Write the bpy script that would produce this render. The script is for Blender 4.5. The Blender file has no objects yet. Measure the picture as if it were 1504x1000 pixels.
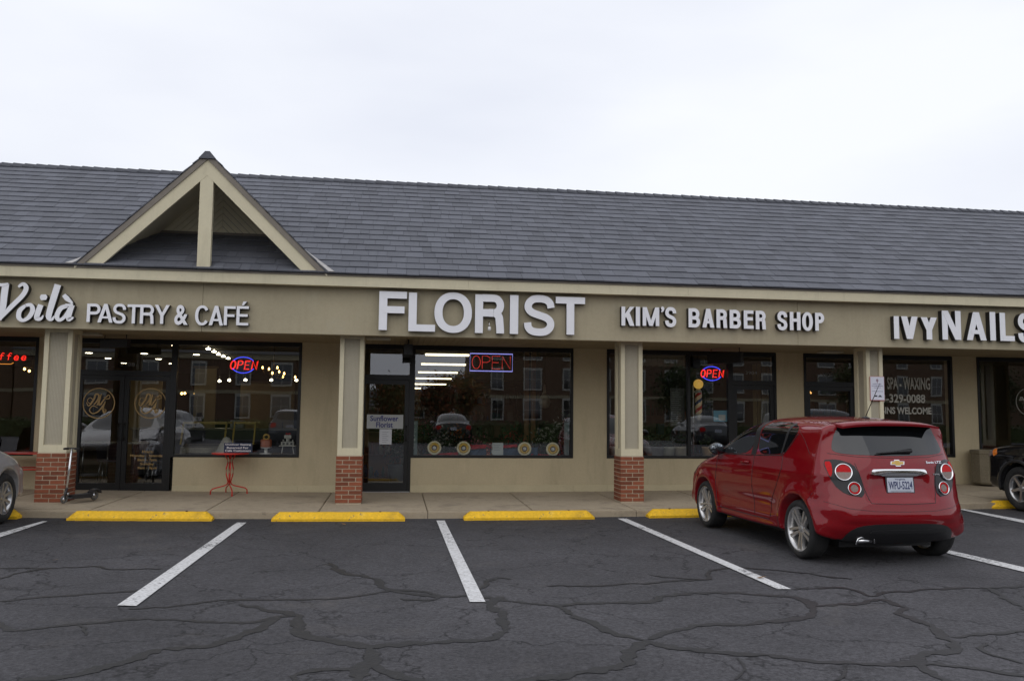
import bpy, bmesh, math, random
from mathutils import Vector, Matrix, noise
from mathutils.bvhtree import BVHTree
random.seed(7)
PI = math.pi
sc = bpy.context.scene
COL = sc.collection

# ------------------------------------------------------------------ camera maths
FPX, PITCH, YAW, ROLL, DIST, EYE = 1232.47, .086, .139, .0103, 13.709, 1.4524
Fv = Vector((math.sin(YAW)*math.cos(PITCH), math.cos(YAW)*math.cos(PITCH), math.sin(PITCH)))
R0 = Vector((math.cos(YAW), -math.sin(YAW), 0)); U0 = R0.cross(Fv)
Rv = R0*math.cos(ROLL)+U0*math.sin(ROLL); Uv = -R0*math.sin(ROLL)+U0*math.cos(ROLL)
CAM = Vector((0, -DIST, EYE))
def ray(px, py): return Fv + Rv*((px-752)/FPX) + Uv*((500-py)/FPX)
def at(px, py, Y):            # measured point of the photo on the vertical plane at depth Y
    d = ray(px, py); return CAM + d*((Y-CAM.y)/d.y)
def atz(px, py, Z):           # measured point of the photo on a horizontal plane
    d = ray(px, py); return CAM + d*((Z-CAM.z)/d.z)

cd = bpy.data.cameras.new('camera'); cam = bpy.data.objects.new('camera', cd); COL.objects.link(cam)
cd.sensor_width = 36; cd.lens = FPX/1504*36; cd.clip_end = 2000; cd.clip_start = .05
M = Matrix((Rv, Uv, -Fv)).transposed().to_4x4(); M.translation = CAM; cam.matrix_world = M
sc.camera = cam

# ------------------------------------------------------------------ materials
MATS = {}
def _n(nt, t, **kw):
    n = nt.nodes.new(t)
    for k, v in kw.items(): setattr(n, k, v)
    return n
def mat(name, col, rough=.6, metal=0., noise_=None, bump=None, coat=0., spec=.5, island=0., emit=None, tc='Object', rnoise=0., chips=None, streak=0.):
    if name in MATS: return MATS[name]
    m = bpy.data.materials.new(name); m.use_nodes = True; nt = m.node_tree
    b = nt.nodes['Principled BSDF']; L = nt.links.new
    b.inputs['Roughness'].default_value = rough; b.inputs['Metallic'].default_value = metal
    b.inputs['Coat Weight'].default_value = coat; b.inputs['Coat Roughness'].default_value = .03
    b.inputs['Specular IOR Level'].default_value = spec
    b.inputs['Base Color'].default_value = (*col, 1)
    m.diffuse_color = (*col, 1)
    co = _n(nt, 'ShaderNodeTexCoord')
    src = None
    if noise_:
        for (scale, amt) in (noise_ if isinstance(noise_, list) else [noise_]):
            nz = _n(nt, 'ShaderNodeTexNoise'); nz.inputs['Scale'].default_value = scale; nz.inputs['Detail'].default_value = 6
            nz.inputs['Roughness'].default_value = .65
            L(co.outputs[tc], nz.inputs['Vector'])
            mr = _n(nt, 'ShaderNodeMapRange'); mr.inputs['From Min'].default_value = .25; mr.inputs['From Max'].default_value = .75
            mr.inputs['To Min'].default_value = 1-amt; mr.inputs['To Max'].default_value = 1+amt
            L(nz.outputs['Fac'], mr.inputs['Value'])
            vm = _n(nt, 'ShaderNodeVectorMath', operation='SCALE')
            if src is None: vm.inputs[0].default_value = col
            else: L(src, vm.inputs[0])
            L(mr.outputs[0], vm.inputs['Scale']); src = vm.outputs[0]
            if rnoise:
                m2 = _n(nt, 'ShaderNodeMapRange'); m2.inputs['To Min'].default_value = rough-rnoise; m2.inputs['To Max'].default_value = rough+rnoise
                L(nz.outputs['Fac'], m2.inputs['Value']); L(m2.outputs[0], b.inputs['Roughness'])
    if island:
        g = _n(nt, 'ShaderNodeNewGeometry')
        mr = _n(nt, 'ShaderNodeMapRange'); mr.inputs['To Min'].default_value = 1-island; mr.inputs['To Max'].default_value = 1+island
        L(g.outputs['Random Per Island'], mr.inputs['Value'])
        vm = _n(nt, 'ShaderNodeVectorMath', operation='SCALE')
        if src is None: vm.inputs[0].default_value = col
        else: L(src, vm.inputs[0])
        L(mr.outputs[0], vm.inputs['Scale']); src = vm.outputs[0]
    for (cs, lo, hi, ccol, cvec) in (chips or []):      # worn spots, stains and runs: patches of another colour
        mp = _n(nt, 'ShaderNodeMapping'); mp.inputs['Scale'].default_value = cvec; L(co.outputs[tc], mp.inputs[0])
        nz = _n(nt, 'ShaderNodeTexNoise'); nz.inputs['Scale'].default_value = cs; nz.inputs['Detail'].default_value = 7; nz.inputs['Roughness'].default_value = .7; L(mp.outputs[0], nz.inputs['Vector'])
        mr = _n(nt, 'ShaderNodeMapRange'); mr.inputs['From Min'].default_value = lo; mr.inputs['From Max'].default_value = hi; L(nz.outputs['Fac'], mr.inputs['Value'])
        sc2 = _n(nt, 'ShaderNodeMath', operation='MULTIPLY'); sc2.inputs[1].default_value = ccol[3]; L(mr.outputs[0], sc2.inputs[0])
        mx_ = _n(nt, 'ShaderNodeMix', data_type='RGBA'); L(sc2.outputs[0], mx_.inputs[0])
        if src is None: mx_.inputs[6].default_value = (*col, 1)
        else: L(src, mx_.inputs[6])
        mx_.inputs[7].default_value = (*ccol[:3], 1); src = mx_.outputs[2]
    if src is not None: L(src, b.inputs['Base Color'])
    if bump:
        nz = _n(nt, 'ShaderNodeTexNoise'); nz.inputs['Scale'].default_value = bump[0]; nz.inputs['Detail'].default_value = 4
        L(co.outputs[tc], nz.inputs['Vector'])
        bp = _n(nt, 'ShaderNodeBump'); bp.inputs['Strength'].default_value = bump[1]; bp.inputs['Distance'].default_value = bump[2] if len(bump) > 2 else .01
        L(nz.outputs['Fac'], bp.inputs['Height']); L(bp.outputs[0], b.inputs['Normal'])
    if emit:
        b.inputs['Emission Color'].default_value = (*emit[0], 1); b.inputs['Emission Strength'].default_value = emit[1]
    MATS[name] = m
    return m

def glass(name, tint, fac):
    m = bpy.data.materials.new(name); m.use_nodes = True; nt = m.node_tree; nt.nodes.clear(); L = nt.links.new
    o = _n(nt, 'ShaderNodeOutputMaterial'); t = _n(nt, 'ShaderNodeBsdfTransparent'); t.inputs[0].default_value = (*tint, 1)
    g = _n(nt, 'ShaderNodeBsdfGlossy'); g.inputs['Roughness'].default_value = 0.0; g.inputs['Color'].default_value = (.95, .97, 1, 1)
    # faint waviness of float glass
    co = _n(nt, 'ShaderNodeTexCoord'); nz = _n(nt, 'ShaderNodeTexNoise'); nz.inputs['Scale'].default_value = .9; nz.inputs['Detail'].default_value = 1
    L(co.outputs['Object'], nz.inputs['Vector']); bp = _n(nt, 'ShaderNodeBump'); bp.inputs['Strength'].default_value = .05; bp.inputs['Distance'].default_value = .02
    L(nz.outputs['Fac'], bp.inputs['Height']); L(bp.outputs[0], g.inputs['Normal'])
    x = _n(nt, 'ShaderNodeMixShader'); x.inputs[0].default_value = fac
    L(t.outputs[0], x.inputs[1]); L(g.outputs[0], x.inputs[2]); L(x.outputs[0], o.inputs[0])
    MATS[name] = m; return m

GLASS = glass('shop_glass', (.90, .91, .88), .15)
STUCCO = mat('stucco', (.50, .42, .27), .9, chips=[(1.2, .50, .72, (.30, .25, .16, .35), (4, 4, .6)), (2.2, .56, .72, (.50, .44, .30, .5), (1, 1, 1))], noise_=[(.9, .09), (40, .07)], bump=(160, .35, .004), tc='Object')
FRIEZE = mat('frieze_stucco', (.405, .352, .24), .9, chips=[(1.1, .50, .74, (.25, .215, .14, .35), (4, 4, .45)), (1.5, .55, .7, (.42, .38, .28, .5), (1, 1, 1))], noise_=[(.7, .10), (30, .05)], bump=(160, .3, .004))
TRIM = mat('cream_trim', (.63, .57, .40), .65, chips=[(2.0, .54, .72, (.42, .37, .25, .35), (3, 3, .5)), (18, .66, .7, (.25, .21, .15, .6), (1, 1, 1))], noise_=[(1.5, .07), (25, .04)], bump=(60, .1, .003))
PANEL = mat('column_panel', (.42, .38, .29), .8, noise_=[(3, .08), (60, .04)])
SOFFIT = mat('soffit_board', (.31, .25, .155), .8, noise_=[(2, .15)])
BROWN = mat('brown_trim', (.19, .165, .135), .6, noise_=[(8, .12)])
DRIP = mat('dark_drip_edge', (.03, .03, .032), .5)
SLATE = mat('roof_slate', (.103, .108, .127), .74, noise_=[(1.2, .07), (45, .18)], chips=[(9, .62, .7, (.15, .155, .17, .4), (1, 1, 1))], island=.15, bump=(60, .35, .01))
BRICKM = mat('column_brick', (.225, .066, .030), .85, noise_=[(12, .18), (90, .12)], island=.28, bump=(90, .5, .006))
MORTAR = mat('mortar', (.52, .44, .32), .95, noise_=[(30, .1)])
BLACKF = mat('dark_bronze_frame', (.012, .012, .012), .38, metal=.3)
CONC = mat('sidewalk_concrete', (.37, .305, .215), .9, chips=[(1.6, .50, .66, (.20, .165, .12, .7), (1, 1, 1)), (9, .60, .68, (.14, .115, .085, .7), (1, 1, 1))], noise_=[(.8, .14), (14, .10), (120, .06)], bump=(120, .3, .004))
YELLOW = mat('wheel_stop_yellow', (.80, .47, .012), .7, chips=[(2.2, .56, .72, (.30, .17, .02, .55), (1, 1, 2)), (11, .63, .66, (.16, .13, .10, .85), (1, 1, 1)), (5, .60, .72, (.9, .62, .12, .5), (1, 1, 1))], noise_=[(3, .10), (24, .16)], bump=(50, .5, .006))
WHITEL = mat('letter_face', (.84, .84, .87), .35, noise_=[(6, .03)])
BLACKL = mat('letter_return', (.012, .012, .014), .4)
ALU = mat('brushed_metal', (.55, .55, .56), .3, metal=1)
WHITE = mat('white_paint', (.75, .74, .72), .5, noise_=[(8, .05)])
CHROME = mat('chrome', (.85, .85, .86), .08, metal=1)
RUBBER = mat('tyre_rubber', (.016, .016, .016), .85, chips=[(5, .5, .7, (.06, .052, .045, .5), (1, 1, 1))], noise_=[(20, .2)])
BLACKP = mat('black_plastic', (.014, .014, .015), .5)
DARKGL = mat('tinted_car_glass', (.006, .007, .008), .02, spec=.8)
REDMETAL = mat('red_enamel', (.55, .022, .012), .35, noise_=[(12, .12)])

# ------------------------------------------------------------------ object helpers
def link(o): COL.objects.link(o); return o
def tag(o, label=None, cat=None, group=None, kind=None):
    if label: o['label'] = label
    if cat: o['category'] = cat
    if group: o['group'] = group
    if kind: o['kind'] = kind
    return o
def empty(name, loc=(0, 0, 0), rz=0, label=None, cat=None, group=None):
    o = bpy.data.objects.new(name, None); link(o); o.location = loc; o.rotation_euler = (0, 0, rz); o.empty_display_size = .2
    return tag(o, label, cat, group)
def meshobj(name, bm, mats, parent=None, smooth=False, angle=None):
    bmesh.ops.recalc_face_normals(bm, faces=bm.faces[:]) if angle != 'keep' else None
    me = bpy.data.meshes.new(name); bm.to_mesh(me); bm.free()
    for m in (mats if isinstance(mats, (list, tuple)) else [mats]): me.materials.append(m)
    if smooth:
        for p in me.polygons: p.use_smooth = True
        if isinstance(smooth, float):
            try: me.set_sharp_from_angle(angle=smooth)
            except Exception: pass
    o = bpy.data.objects.new(name, me); link(o)
    if parent: o.parent = parent
    return o
class MB:
    def __init__(s): s.bm = bmesh.new()
    def box(s, x0, x1, y0, y1, z0, z1, mi=0, bev=0.):
        if bev:
            t = bmesh.new(); bmesh.ops.create_cube(t, size=1)
            for v in t.verts: v.co = Vector(((x0+x1)/2+v.co.x*(x1-x0), (y0+y1)/2+v.co.y*(y1-y0), (z0+z1)/2+v.co.z*(z1-z0)))
            bmesh.ops.bevel(t, geom=t.edges[:], offset=bev, segments=2, affect='EDGES', profile=.6)
            s.merge(t, mi); return s
        vs = [s.bm.verts.new((x, y, z)) for x in (x0, x1) for y in (y0, y1) for z in (z0, z1)]
        for f in ((0, 1, 3, 2), (4, 6, 7, 5), (0, 4, 5, 1), (2, 3, 7, 6), (0, 2, 6, 4), (1, 5, 7, 3)):
            s.bm.faces.new([vs[i] for i in f]).material_index = mi
        return s
    def merge(s, t, mi=None, mtx=None):
        mp = {}
        for v in t.verts: mp[v] = s.bm.verts.new(mtx @ v.co if mtx else v.co)
        for f in t.faces:
            try:
                nf = s.bm.faces.new([mp[v] for v in f.verts]); nf.material_index = f.material_index if mi is None else mi; nf.smooth = f.smooth
            except ValueError: pass
        t.free(); return s
    def hexa(s, pts, mi=0):   # 8 points: bottom 4, top 4
        vs = [s.bm.verts.new(p) for p in pts]
        for f in ((3, 2, 1, 0), (4, 5, 6, 7), (0, 1, 5, 4), (1, 2, 6, 5), (2, 3, 7, 6), (3, 0, 4, 7)):
            s.bm.faces.new([vs[i] for i in f]).material_index = mi
        return s
    def prism(s, pts, a, b, axis='y', mi=0):   # polygon in the other two axes, extruded from a to b
        def mk(p, t): return (p[0], t, p[1]) if axis == 'y' else ((t, p[0], p[1]) if axis == 'x' else (p[0], p[1], t))
        A = [s.bm.verts.new(mk(p, a)) for p in pts]; B = [s.bm.verts.new(mk(p, b)) for p in pts]
        n = len(pts)
        s.bm.faces.new(A[::-1]).material_index = mi; s.bm.faces.new(B).material_index = mi
        for i in range(n):
            s.bm.faces.new((A[i], A[(i+1) % n], B[(i+1) % n], B[i])).material_index = mi
        return s
    def tube(s, pts, r, seg=8, mi=0, closed=False):
        pts = [Vector(p) for p in pts]; n = len(pts); rings = []
        up = Vector((0, 0, 1))
        for i, p in enumerate(pts):
            if closed: d = pts[(i+1) % n]-pts[i-1]
            else: d = pts[min(i+1, n-1)]-pts[max(i-1, 0)]
            d.normalize(); a = d.cross(up)
            if a.length < .05: a = d.cross(Vector((0, 1, 0)))
            a.normalize(); b = a.cross(d); rr = r[i] if isinstance(r, (list, tuple)) else r
            rings.append([s.bm.verts.new(p+(a*math.cos(2*PI*k/seg)+b*math.sin(2*PI*k/seg))*rr) for k in range(seg)])
        for i in range(n if closed else n-1):
            A, B = rings[i], rings[(i+1) % n]
            for k in range(seg):
                f = s.bm.faces.new((A[k], A[(k+1) % seg], B[(k+1) % seg], B[k])); f.material_index = mi; f.smooth = True
        if not closed:
            s.bm.faces.new(rings[0][::-1]).material_index = mi; s.bm.faces.new(rings[-1]).material_index = mi
        return s
    def lathe(s, prof, seg=32, axis='z', c=(0, 0, 0), mi=0, smooth=True):   # prof: (radius, height)
        rings = []; c = Vector(c)
        for r, h in prof:
            R = []
            for k in range(seg):
                a = 2*PI*k/seg; u, v = r*math.cos(a), r*math.sin(a)
                R.append(s.bm.verts.new(c+(Vector((u, v, h)) if axis == 'z' else (Vector((h, u, v)) if axis == 'x' else Vector((u, h, v))))))
            rings.append(R)
        closed = abs(prof[0][0]-prof[-1][0]) < .03 and prof[0][0] > 1e-4 and len(prof) > 3
        if closed: rings.append(rings[0])
        for i in range(len(rings)-1):
            for k in range(seg):
                f = s.bm.faces.new((rings[i][k], rings[i][(k+1) % seg], rings[i+1][(k+1) % seg], rings[i+1][k])); f.material_index = mi; f.smooth = smooth
        for R, p in ((rings[0], prof[0]), (rings[-1], prof[-1])):
            if p[0] > 1e-4 and not closed: s.bm.faces.new(R).material_index = mi
        return s
    def build(s, name, mats, parent=None, smooth=False): return meshobj(name, s.bm, mats, parent, smooth)

def dup(root, loc, rz, label, cat=None, group=None, sub=None):
    r = root.copy(); link(r); r.location = loc; r.rotation_euler = (0, 0, rz); r['label'] = label
    if group: r['group'] = group
    for ch in list(root.children):
        c = ch.copy(); link(c); c.parent = r
        if sub and c.type == 'MESH': c.data = c.data.copy(); [c.data.materials.__setitem__(i, sub.get(m.name, m)) for i, m in enumerate(list(c.data.materials))]
        for g in ch.children:
            d = g.copy(); link(d); d.parent = c
    return r

def text_bm(body, x0, x1, z0, z1, y, depth, bold=.0, shear=0., res=6, faces=(0, 1)):
    c = bpy.data.curves.new('t', 'FONT'); c.body = body; c.size = 1; c.offset = bold; c.shear = shear; c.resolution_u = res
    c.extrude = .5; o = bpy.data.objects.new('t', c); link(o)
    dg = bpy.context.evaluated_depsgraph_get(); dg.update()
    me = bpy.data.meshes.new_from_object(o.evaluated_get(dg)); bpy.data.objects.remove(o); bpy.data.curves.remove(c)
    bm = bmesh.new(); bm.from_mesh(me); bpy.data.meshes.remove(me)
    bmesh.ops.remove_doubles(bm, verts=bm.verts[:], dist=1e-5)
    xs = [v.co.x for v in bm.verts]; ys = [v.co.y for v in bm.verts]
    ax, bx, ay, by = min(xs), max(xs), min(ys), max(ys)
    for v in bm.verts:
        t = v.co.copy()
        v.co = Vector((x0+(t.x-ax)/(bx-ax)*(x1-x0), y+(.5-t.z)*depth, z0+(t.y-ay)/(by-ay)*(z1-z0)))
    bm.normal_update()
    for f in bm.faces:
        f.material_index = faces[0] if abs(f.normal.y) > .8 else faces[1]
    return bm

def gz(x):      # the lot and walk rise very gently to both ends
    x = max(-10.5, min(13., x)); return .0013*(x-1.2)**2

# ------------------------------------------------------------------ world and sun
w = bpy.data.worlds.new('World'); sc.world = w; w.use_nodes = True; nt = w.node_tree; L = nt.links.new
bg = nt.nodes['Background']; bg.inputs['Strength'].default_value = .1
sky = _n(nt, 'ShaderNodeTexSky'); sky.sky_type = 'NISHITA'; sky.sun_disc = False
SUN_EL, SUN_ROT = math.radians(48), math.radians(200)
sky.sun_elevation = SUN_EL; sky.sun_rotation = SUN_ROT; sky.air_density = 1.5; sky.dust_density = 3
tc = _n(nt, 'ShaderNodeTexCoord'); mp = _n(nt, 'ShaderNodeMapping'); mp.inputs['Scale'].default_value = (1, 1, 3.2)
L(tc.outputs['Generated'], mp.inputs['Vector'])
nz = _n(nt, 'ShaderNodeTexNoise'); nz.inputs['Scale'].default_value = 1.35; nz.inputs['Detail'].default_value = 5; nz.inputs['Roughness'].default_value = .45
L(mp.outputs[0], nz.inputs['Vector'])
cr = _n(nt, 'ShaderNodeValToRGB'); e = cr.color_ramp.elements
e[0].position = .36; e[0].color = (.735, .765, .86, 1); e[1].position = .62; e[1].color = (.905, .925, .98, 1)
L(nz.outputs['Fac'], cr.inputs[0])
sc_ = _n(nt, 'ShaderNodeVectorMath', operation='SCALE'); sc_.inputs['Scale'].default_value = 10.1; L(cr.outputs[0], sc_.inputs[0])
mx = _n(nt, 'ShaderNodeMix', data_type='RGBA'); mx.inputs[0].default_value = .93
L(sky.outputs[0], mx.inputs[6]); L(sc_.outputs[0], mx.inputs[7]); L(mx.outputs[2], bg.inputs['Color'])
sl = bpy.data.lights.new('sun', 'SUN'); sl.energy = .5; sl.angle = math.radians(75); sl.color = (1, .97, .92)
so = link(bpy.data.objects.new('sun', sl))
so.rotation_euler = (PI/2-SUN_EL, 0, PI-SUN_ROT+PI*0)
_d = Vector((math.sin(SUN_ROT)*math.cos(SUN_EL), math.cos(SUN_ROT)*math.cos(SUN_EL), math.sin(SUN_EL)))
so.rotation_euler = _d.to_track_quat('Z', 'Y').to_euler()
vs = sc.view_settings; vs.view_transform = 'Standard'; vs.look = 'None'; vs.exposure = .14; vs.gamma = 1
sc.cycles.use_denoising = True; sc.cycles.max_bounces = 8; sc.cycles.transparent_max_bounces = 12

# ------------------------------------------------------------------ asphalt lot
LOT = -.125
def asphalt():
    m = bpy.data.materials.new('asphalt'); m.use_nodes = True; nt = m.node_tree; b = nt.nodes['Principled BSDF']; L = nt.links.new
    co = _n(nt, 'ShaderNodeTexCoord')
    def nz(s, d=6, r=.6):
        n = _n(nt, 'ShaderNodeTexNoise'); n.inputs['Scale'].default_value = s; n.inputs['Detail'].default_value = d; n.inputs['Roughness'].default_value = r
        L(co.outputs['Object'], n.inputs['Vector']); return n
    def rng(o, a, b_, c, d):
        r = _n(nt, 'ShaderNodeMapRange'); r.inputs[1].default_value = a; r.inputs[2].default_value = b_; r.inputs[3].default_value = c; r.inputs[4].default_value = d
        L(o, r.inputs[0]); return r.outputs[0]
    def mul(a, b_):
        r = _n(nt, 'ShaderNodeMath', operation='MULTIPLY'); L(a, r.inputs[0]); L(b_, r.inputs[1]); return r.outputs[0]
    big = rng(nz(.30).outputs['Fac'], .3, .7, .74, 1.30)
    mid = rng(nz(2.6, 8, .7).outputs['Fac'], .3, .7, .86, 1.14)
    fine = rng(nz(30, 8, .92).outputs['Fac'], .37, .63, .30, 1.85)
    # hair cracks
    wp = nz(1.7, 4); add = _n(nt, 'ShaderNodeVectorMath', operation='MULTIPLY_ADD'); add.inputs[1].default_value = (.9, .9, .9)
    L(wp.outputs['Color'], add.inputs[0]); L(co.outputs['Object'], add.inputs[2])
    vo = _n(nt, 'ShaderNodeTexVoronoi', feature='DISTANCE_TO_EDGE'); vo.inputs['Scale'].default_value = .8; L(add.outputs[0], vo.inputs['Vector'])
    vline = rng(vo.outputs['Distance'], .0, .014, .25, 1.)
    msk = rng(nz(.8, 2).outputs['Fac'], .36, .44, 0., 1.)
    mxx = _n(nt, 'ShaderNodeMix', data_type='FLOAT'); L(msk, mxx.inputs[0]); mxx.inputs[2].default_value = 1; L(vline, mxx.inputs[3])
    # darker strip of fresh sealer next to the wheel stops
    sp = _n(nt, 'ShaderNodeSeparateXYZ'); L(co.outputs['Object'], sp.inputs[0])
    dn = nz(1.1, 4); ad = _n(nt, 'ShaderNodeMath', operation='MULTIPLY_ADD'); ad.inputs[1].default_value = 1.6; L(dn.outputs['Fac'], ad.inputs[0]); L(sp.outputs['Y'], ad.inputs[2])
    strip = rng(ad.outputs[0], -3.6, -.6, 1., .62)
    f = mul(mul(mul(big, mid), mul(fine, mxx.outputs[0])), strip)
    vm = _n(nt, 'ShaderNodeVectorMath', operation='SCALE'); vm.inputs[0].default_value = (.0655, .0635, .0690); L(f, vm.inputs['Scale'])
    # dusty pale patches and dark oil spots
    for sc_a, lo, hi, cc, am in ((.9, .58, .70, (.115, .105, .10, 1), .55), (1.9, .64, .70, (.018, .017, .018, 1), .6), (7., .68, .72, (.02, .019, .02, 1), .7)):
        q1 = rng(nz(sc_a, 7, .7).outputs['Fac'], lo, hi, 0., am); m9 = _n(nt, 'ShaderNodeMix', data_type='RGBA'); L(q1, m9.inputs[0]); L(vm.outputs[0] if sc_a == .9 else last, m9.inputs[6]); m9.inputs[7].default_value = cc; last = m9.outputs[2]
    # pale loose grit
    g1 = rng(nz(60, 3, .6).outputs['Fac'], .70, .72, 0., 1.); mg = _n(nt, 'ShaderNodeMix', data_type='RGBA'); L(g1, mg.inputs[0]); L(last, mg.inputs[6]); mg.inputs[7].default_value = (.14, .13, .125, 1)
    L(mg.outputs[2], b.inputs['Base Color']); b.inputs['Roughness'].default_value = .82; b.inputs['Specular IOR Level'].default_value = .4
    bp = _n(nt, 'ShaderNodeBump'); bp.inputs['Strength'].default_value = .6; bp.inputs['Distance'].default_value = .006
    L(mul(fine, mxx.outputs[0]), bp.inputs['Height']); L(bp.outputs[0], b.inputs['Normal'])
    MATS['asphalt'] = m; return m
ASPH = asphalt()
def sheet(name, x0, x1, y0, y1, z, nx, ny, m, warp=True):
    bm = bmesh.new(); g = [[bm.verts.new((x0+(x1-x0)*i/nx, y0+(y1-y0)*j/ny, z+(gz(x0+(x1-x0)*i/nx) if warp else 0))) for j in range(ny+1)] for i in range(nx+1)]
    for i in range(nx):
        for j in range(ny): bm.faces.new((g[i][j], g[i+1][j], g[i+1][j+1], g[i][j+1]))
    o = meshobj(name, bm, m); tag(o, kind='structure'); return o
xs = [-400, -60, -20]+[-12+.5*i for i in range(56)]+[25, 60, 400]
bm = bmesh.new(); ys = [-300, -40, -12, -6, -3, -1.0, 3]
g = [[bm.verts.new((x, y, LOT+gz(x))) for y in ys] for x in xs]
for i in range(len(xs)-1):
    for j in range(len(ys)-1): bm.faces.new((g[i][j], g[i+1][j], g[i+1][j+1], g[i][j+1]))
tag(meshobj('parking_lot', bm, ASPH), 'dark cracked asphalt parking lot', kind='structure')
bm = bmesh.new(); gv = [bm.verts.new(p) for p in ((-400, 3, -.14), (400, 3, -.14), (400, 400, -.14), (-400, 400, -.14))]; bm.faces.new(gv)
tag(meshobj('ground', bm, mat('ground_soil', (.09, .085, .06), .95, noise_=[(.5, .2)])), kind='structure')

# crack sealant traced as ribbons
CR = [  # origin px, list of zoomed points (scale 2.005), width
 (0, [(0, 285), (60, 280), (150, 270), (300, 258), (420, 250)], .05), (0, [(0, 345), (30, 365), (100, 360), (250, 345), (400, 333), (600, 337), (740, 337), (820, 325), (880, 318)], .055),
 (0, [(380, 302), (520, 295), (600, 283), (700, 275), (900, 272), (1050, 262), (1160, 245)], .045), (0, [(700, 288), (780, 300), (880, 319)], .07),
 (0, [(880, 318), (882, 345), (880, 370), (960, 385), (1080, 412)], .10), (0, [(60, 518), (230, 490), (330, 460), (480, 418), (620, 408), (720, 370), (830, 325)], .085),
 (0, [(1080, 412), (1200, 400), (1330, 388), (1440, 385), (1490, 370), (1480, 320), (1440, 290), (1470, 262)], .075), (0, [(1080, 412), (1075, 450), (1050, 470), (1060, 530)], .10),
 (0, [(1060, 466), (950, 480), (860, 495), (870, 530)], .06), (0, [(1080, 460), (1150, 485), (1230, 515), (1280, 535)], .07),
 (0, [(975, 165), (1010, 195), (1080, 205), (1160, 245), (1280, 262), (1400, 260), (1508, 276)], .06), (0, [(1150, 240), (1250, 250), (1290, 262), (1260, 272), (1180, 268)], .05),
 (0, [(0, 190), (100, 188), (280, 182), (330, 190), (480, 185)], .035), (0, [(1410, 245), (1460, 210), (1504, 212)], .05), (0, [(240, 345), (250, 365), (243, 380)], .03), (0, [(0, 222), (60, 205), (130, 188)], .04),
 (754, [(-6, 275), (120, 290), (200, 325), (260, 355), (350, 385), (385, 390)], .07), (754, [(120, 288), (240, 280), (400, 280), (460, 262), (560, 252), (680, 258), (820, 265), (880, 295), (860, 325), (700, 340), (560, 345), (450, 365), (390, 385)], .065),
 (754, [(385, 388), (330, 430), (320, 460), (230, 480), (100, 495), (-10, 520)], .09), (754, [(385, 392), (520, 415), (700, 432), (900, 452), (1140, 462), (1180, 455), (1210, 430), (1290, 415), (1240, 360), (1150, 320), (1160, 300)], .075),
 (754, [(1160, 302), (1080, 275), (1000, 288), (890, 292)], .06), (754, [(820, 245), (980, 242), (1060, 265), (1100, 255), (1250, 248), (1400, 245), (1520, 238)], .045),
 (754, [(1290, 385), (1400, 378), (1520, 369)], .055), (754, [(1180, 460), (1300, 465), (1520, 502)], .055), (754, [(1170, 458), (1250, 500), (1310, 530)], .08), (754, [(1400, 245), (1440, 270), (1520, 315)], .05),
 (754, [(100, 232), (300, 230), (460, 220), (580, 215), (580, 195), (640, 180), (780, 190), (1000, 215)], .04), (754, [(400, 200), (480, 210), (560, 216)], .035), (754, [(660, 440), (668, 480), (640, 500)], .02), (754, [(970, 470), (975, 500), (960, 521)], .02), (754, [(1390, 400), (1400, 430), (1500, 460)], .03)]
bm = bmesh.new(); zi = 0
for org, pts, wd in CR:
    P = [atz(org+x/2.005, 740+y/2.005, LOT+.03) for x, y in pts]
    Q = []
    for i in range(len(P)-1):
        n = max(2, int((P[i+1]-P[i]).length/.035))
        p0, p1, p2, p3 = P[max(i-1, 0)], P[i], P[i+1], P[min(i+2, len(P)-1)]
        for k in range(n):
            t = k/n
            Q.append(.5*((2*p1)+(-p0+p2)*t+(2*p0-5*p1+4*p2-p3)*t*t+(-p0+3*p1-3*p2+p3)*t*t*t))
    Q.append(P[-1]); prev = None; zi += 1
    for i, q in enumerate(Q):
        d = Q[min(i+1, len(Q)-1)]-Q[max(i-1, 0)]; d.z = 0
        if d.length < 1e-6: continue
        d.normalize(); nn = Vector((-d.y, d.x, 0))
        jit = noise.noise(q*3.)*.06+noise.noise(q*10.)*.04; ww = wd*.52*(1+.6*noise.noise(q*6.+Vector((zi, 0, 0)))+.8*noise.noise(q*21.))*(min(1, .45+i/8, .45+(len(Q)-i)/8))
        c = q+nn*jit; zz = LOT+gz(c.x)+.0035+zi*.00006
        a = bm.verts.new((c.x+nn.x*ww, c.y+nn.y*ww, zz)); b = bm.verts.new((c.x-nn.x*ww, c.y-nn.y*ww, zz))
        if prev: bm.faces.new((prev[0], a, b, prev[1]))
        prev = (a, b)
o = meshobj('crack_sealant', bm, mat('tar_sealant', (.0145, .0138, .0145), .55, noise_=[(9, .25), (28, .45)], chips=[(14, .60, .66, (.045, .042, .043, .6), (1, 1, 1))], bump=(40, .6, .008)), None)
tag(o, 'dark tar filling along the cracks of the asphalt', kind='structure')

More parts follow.
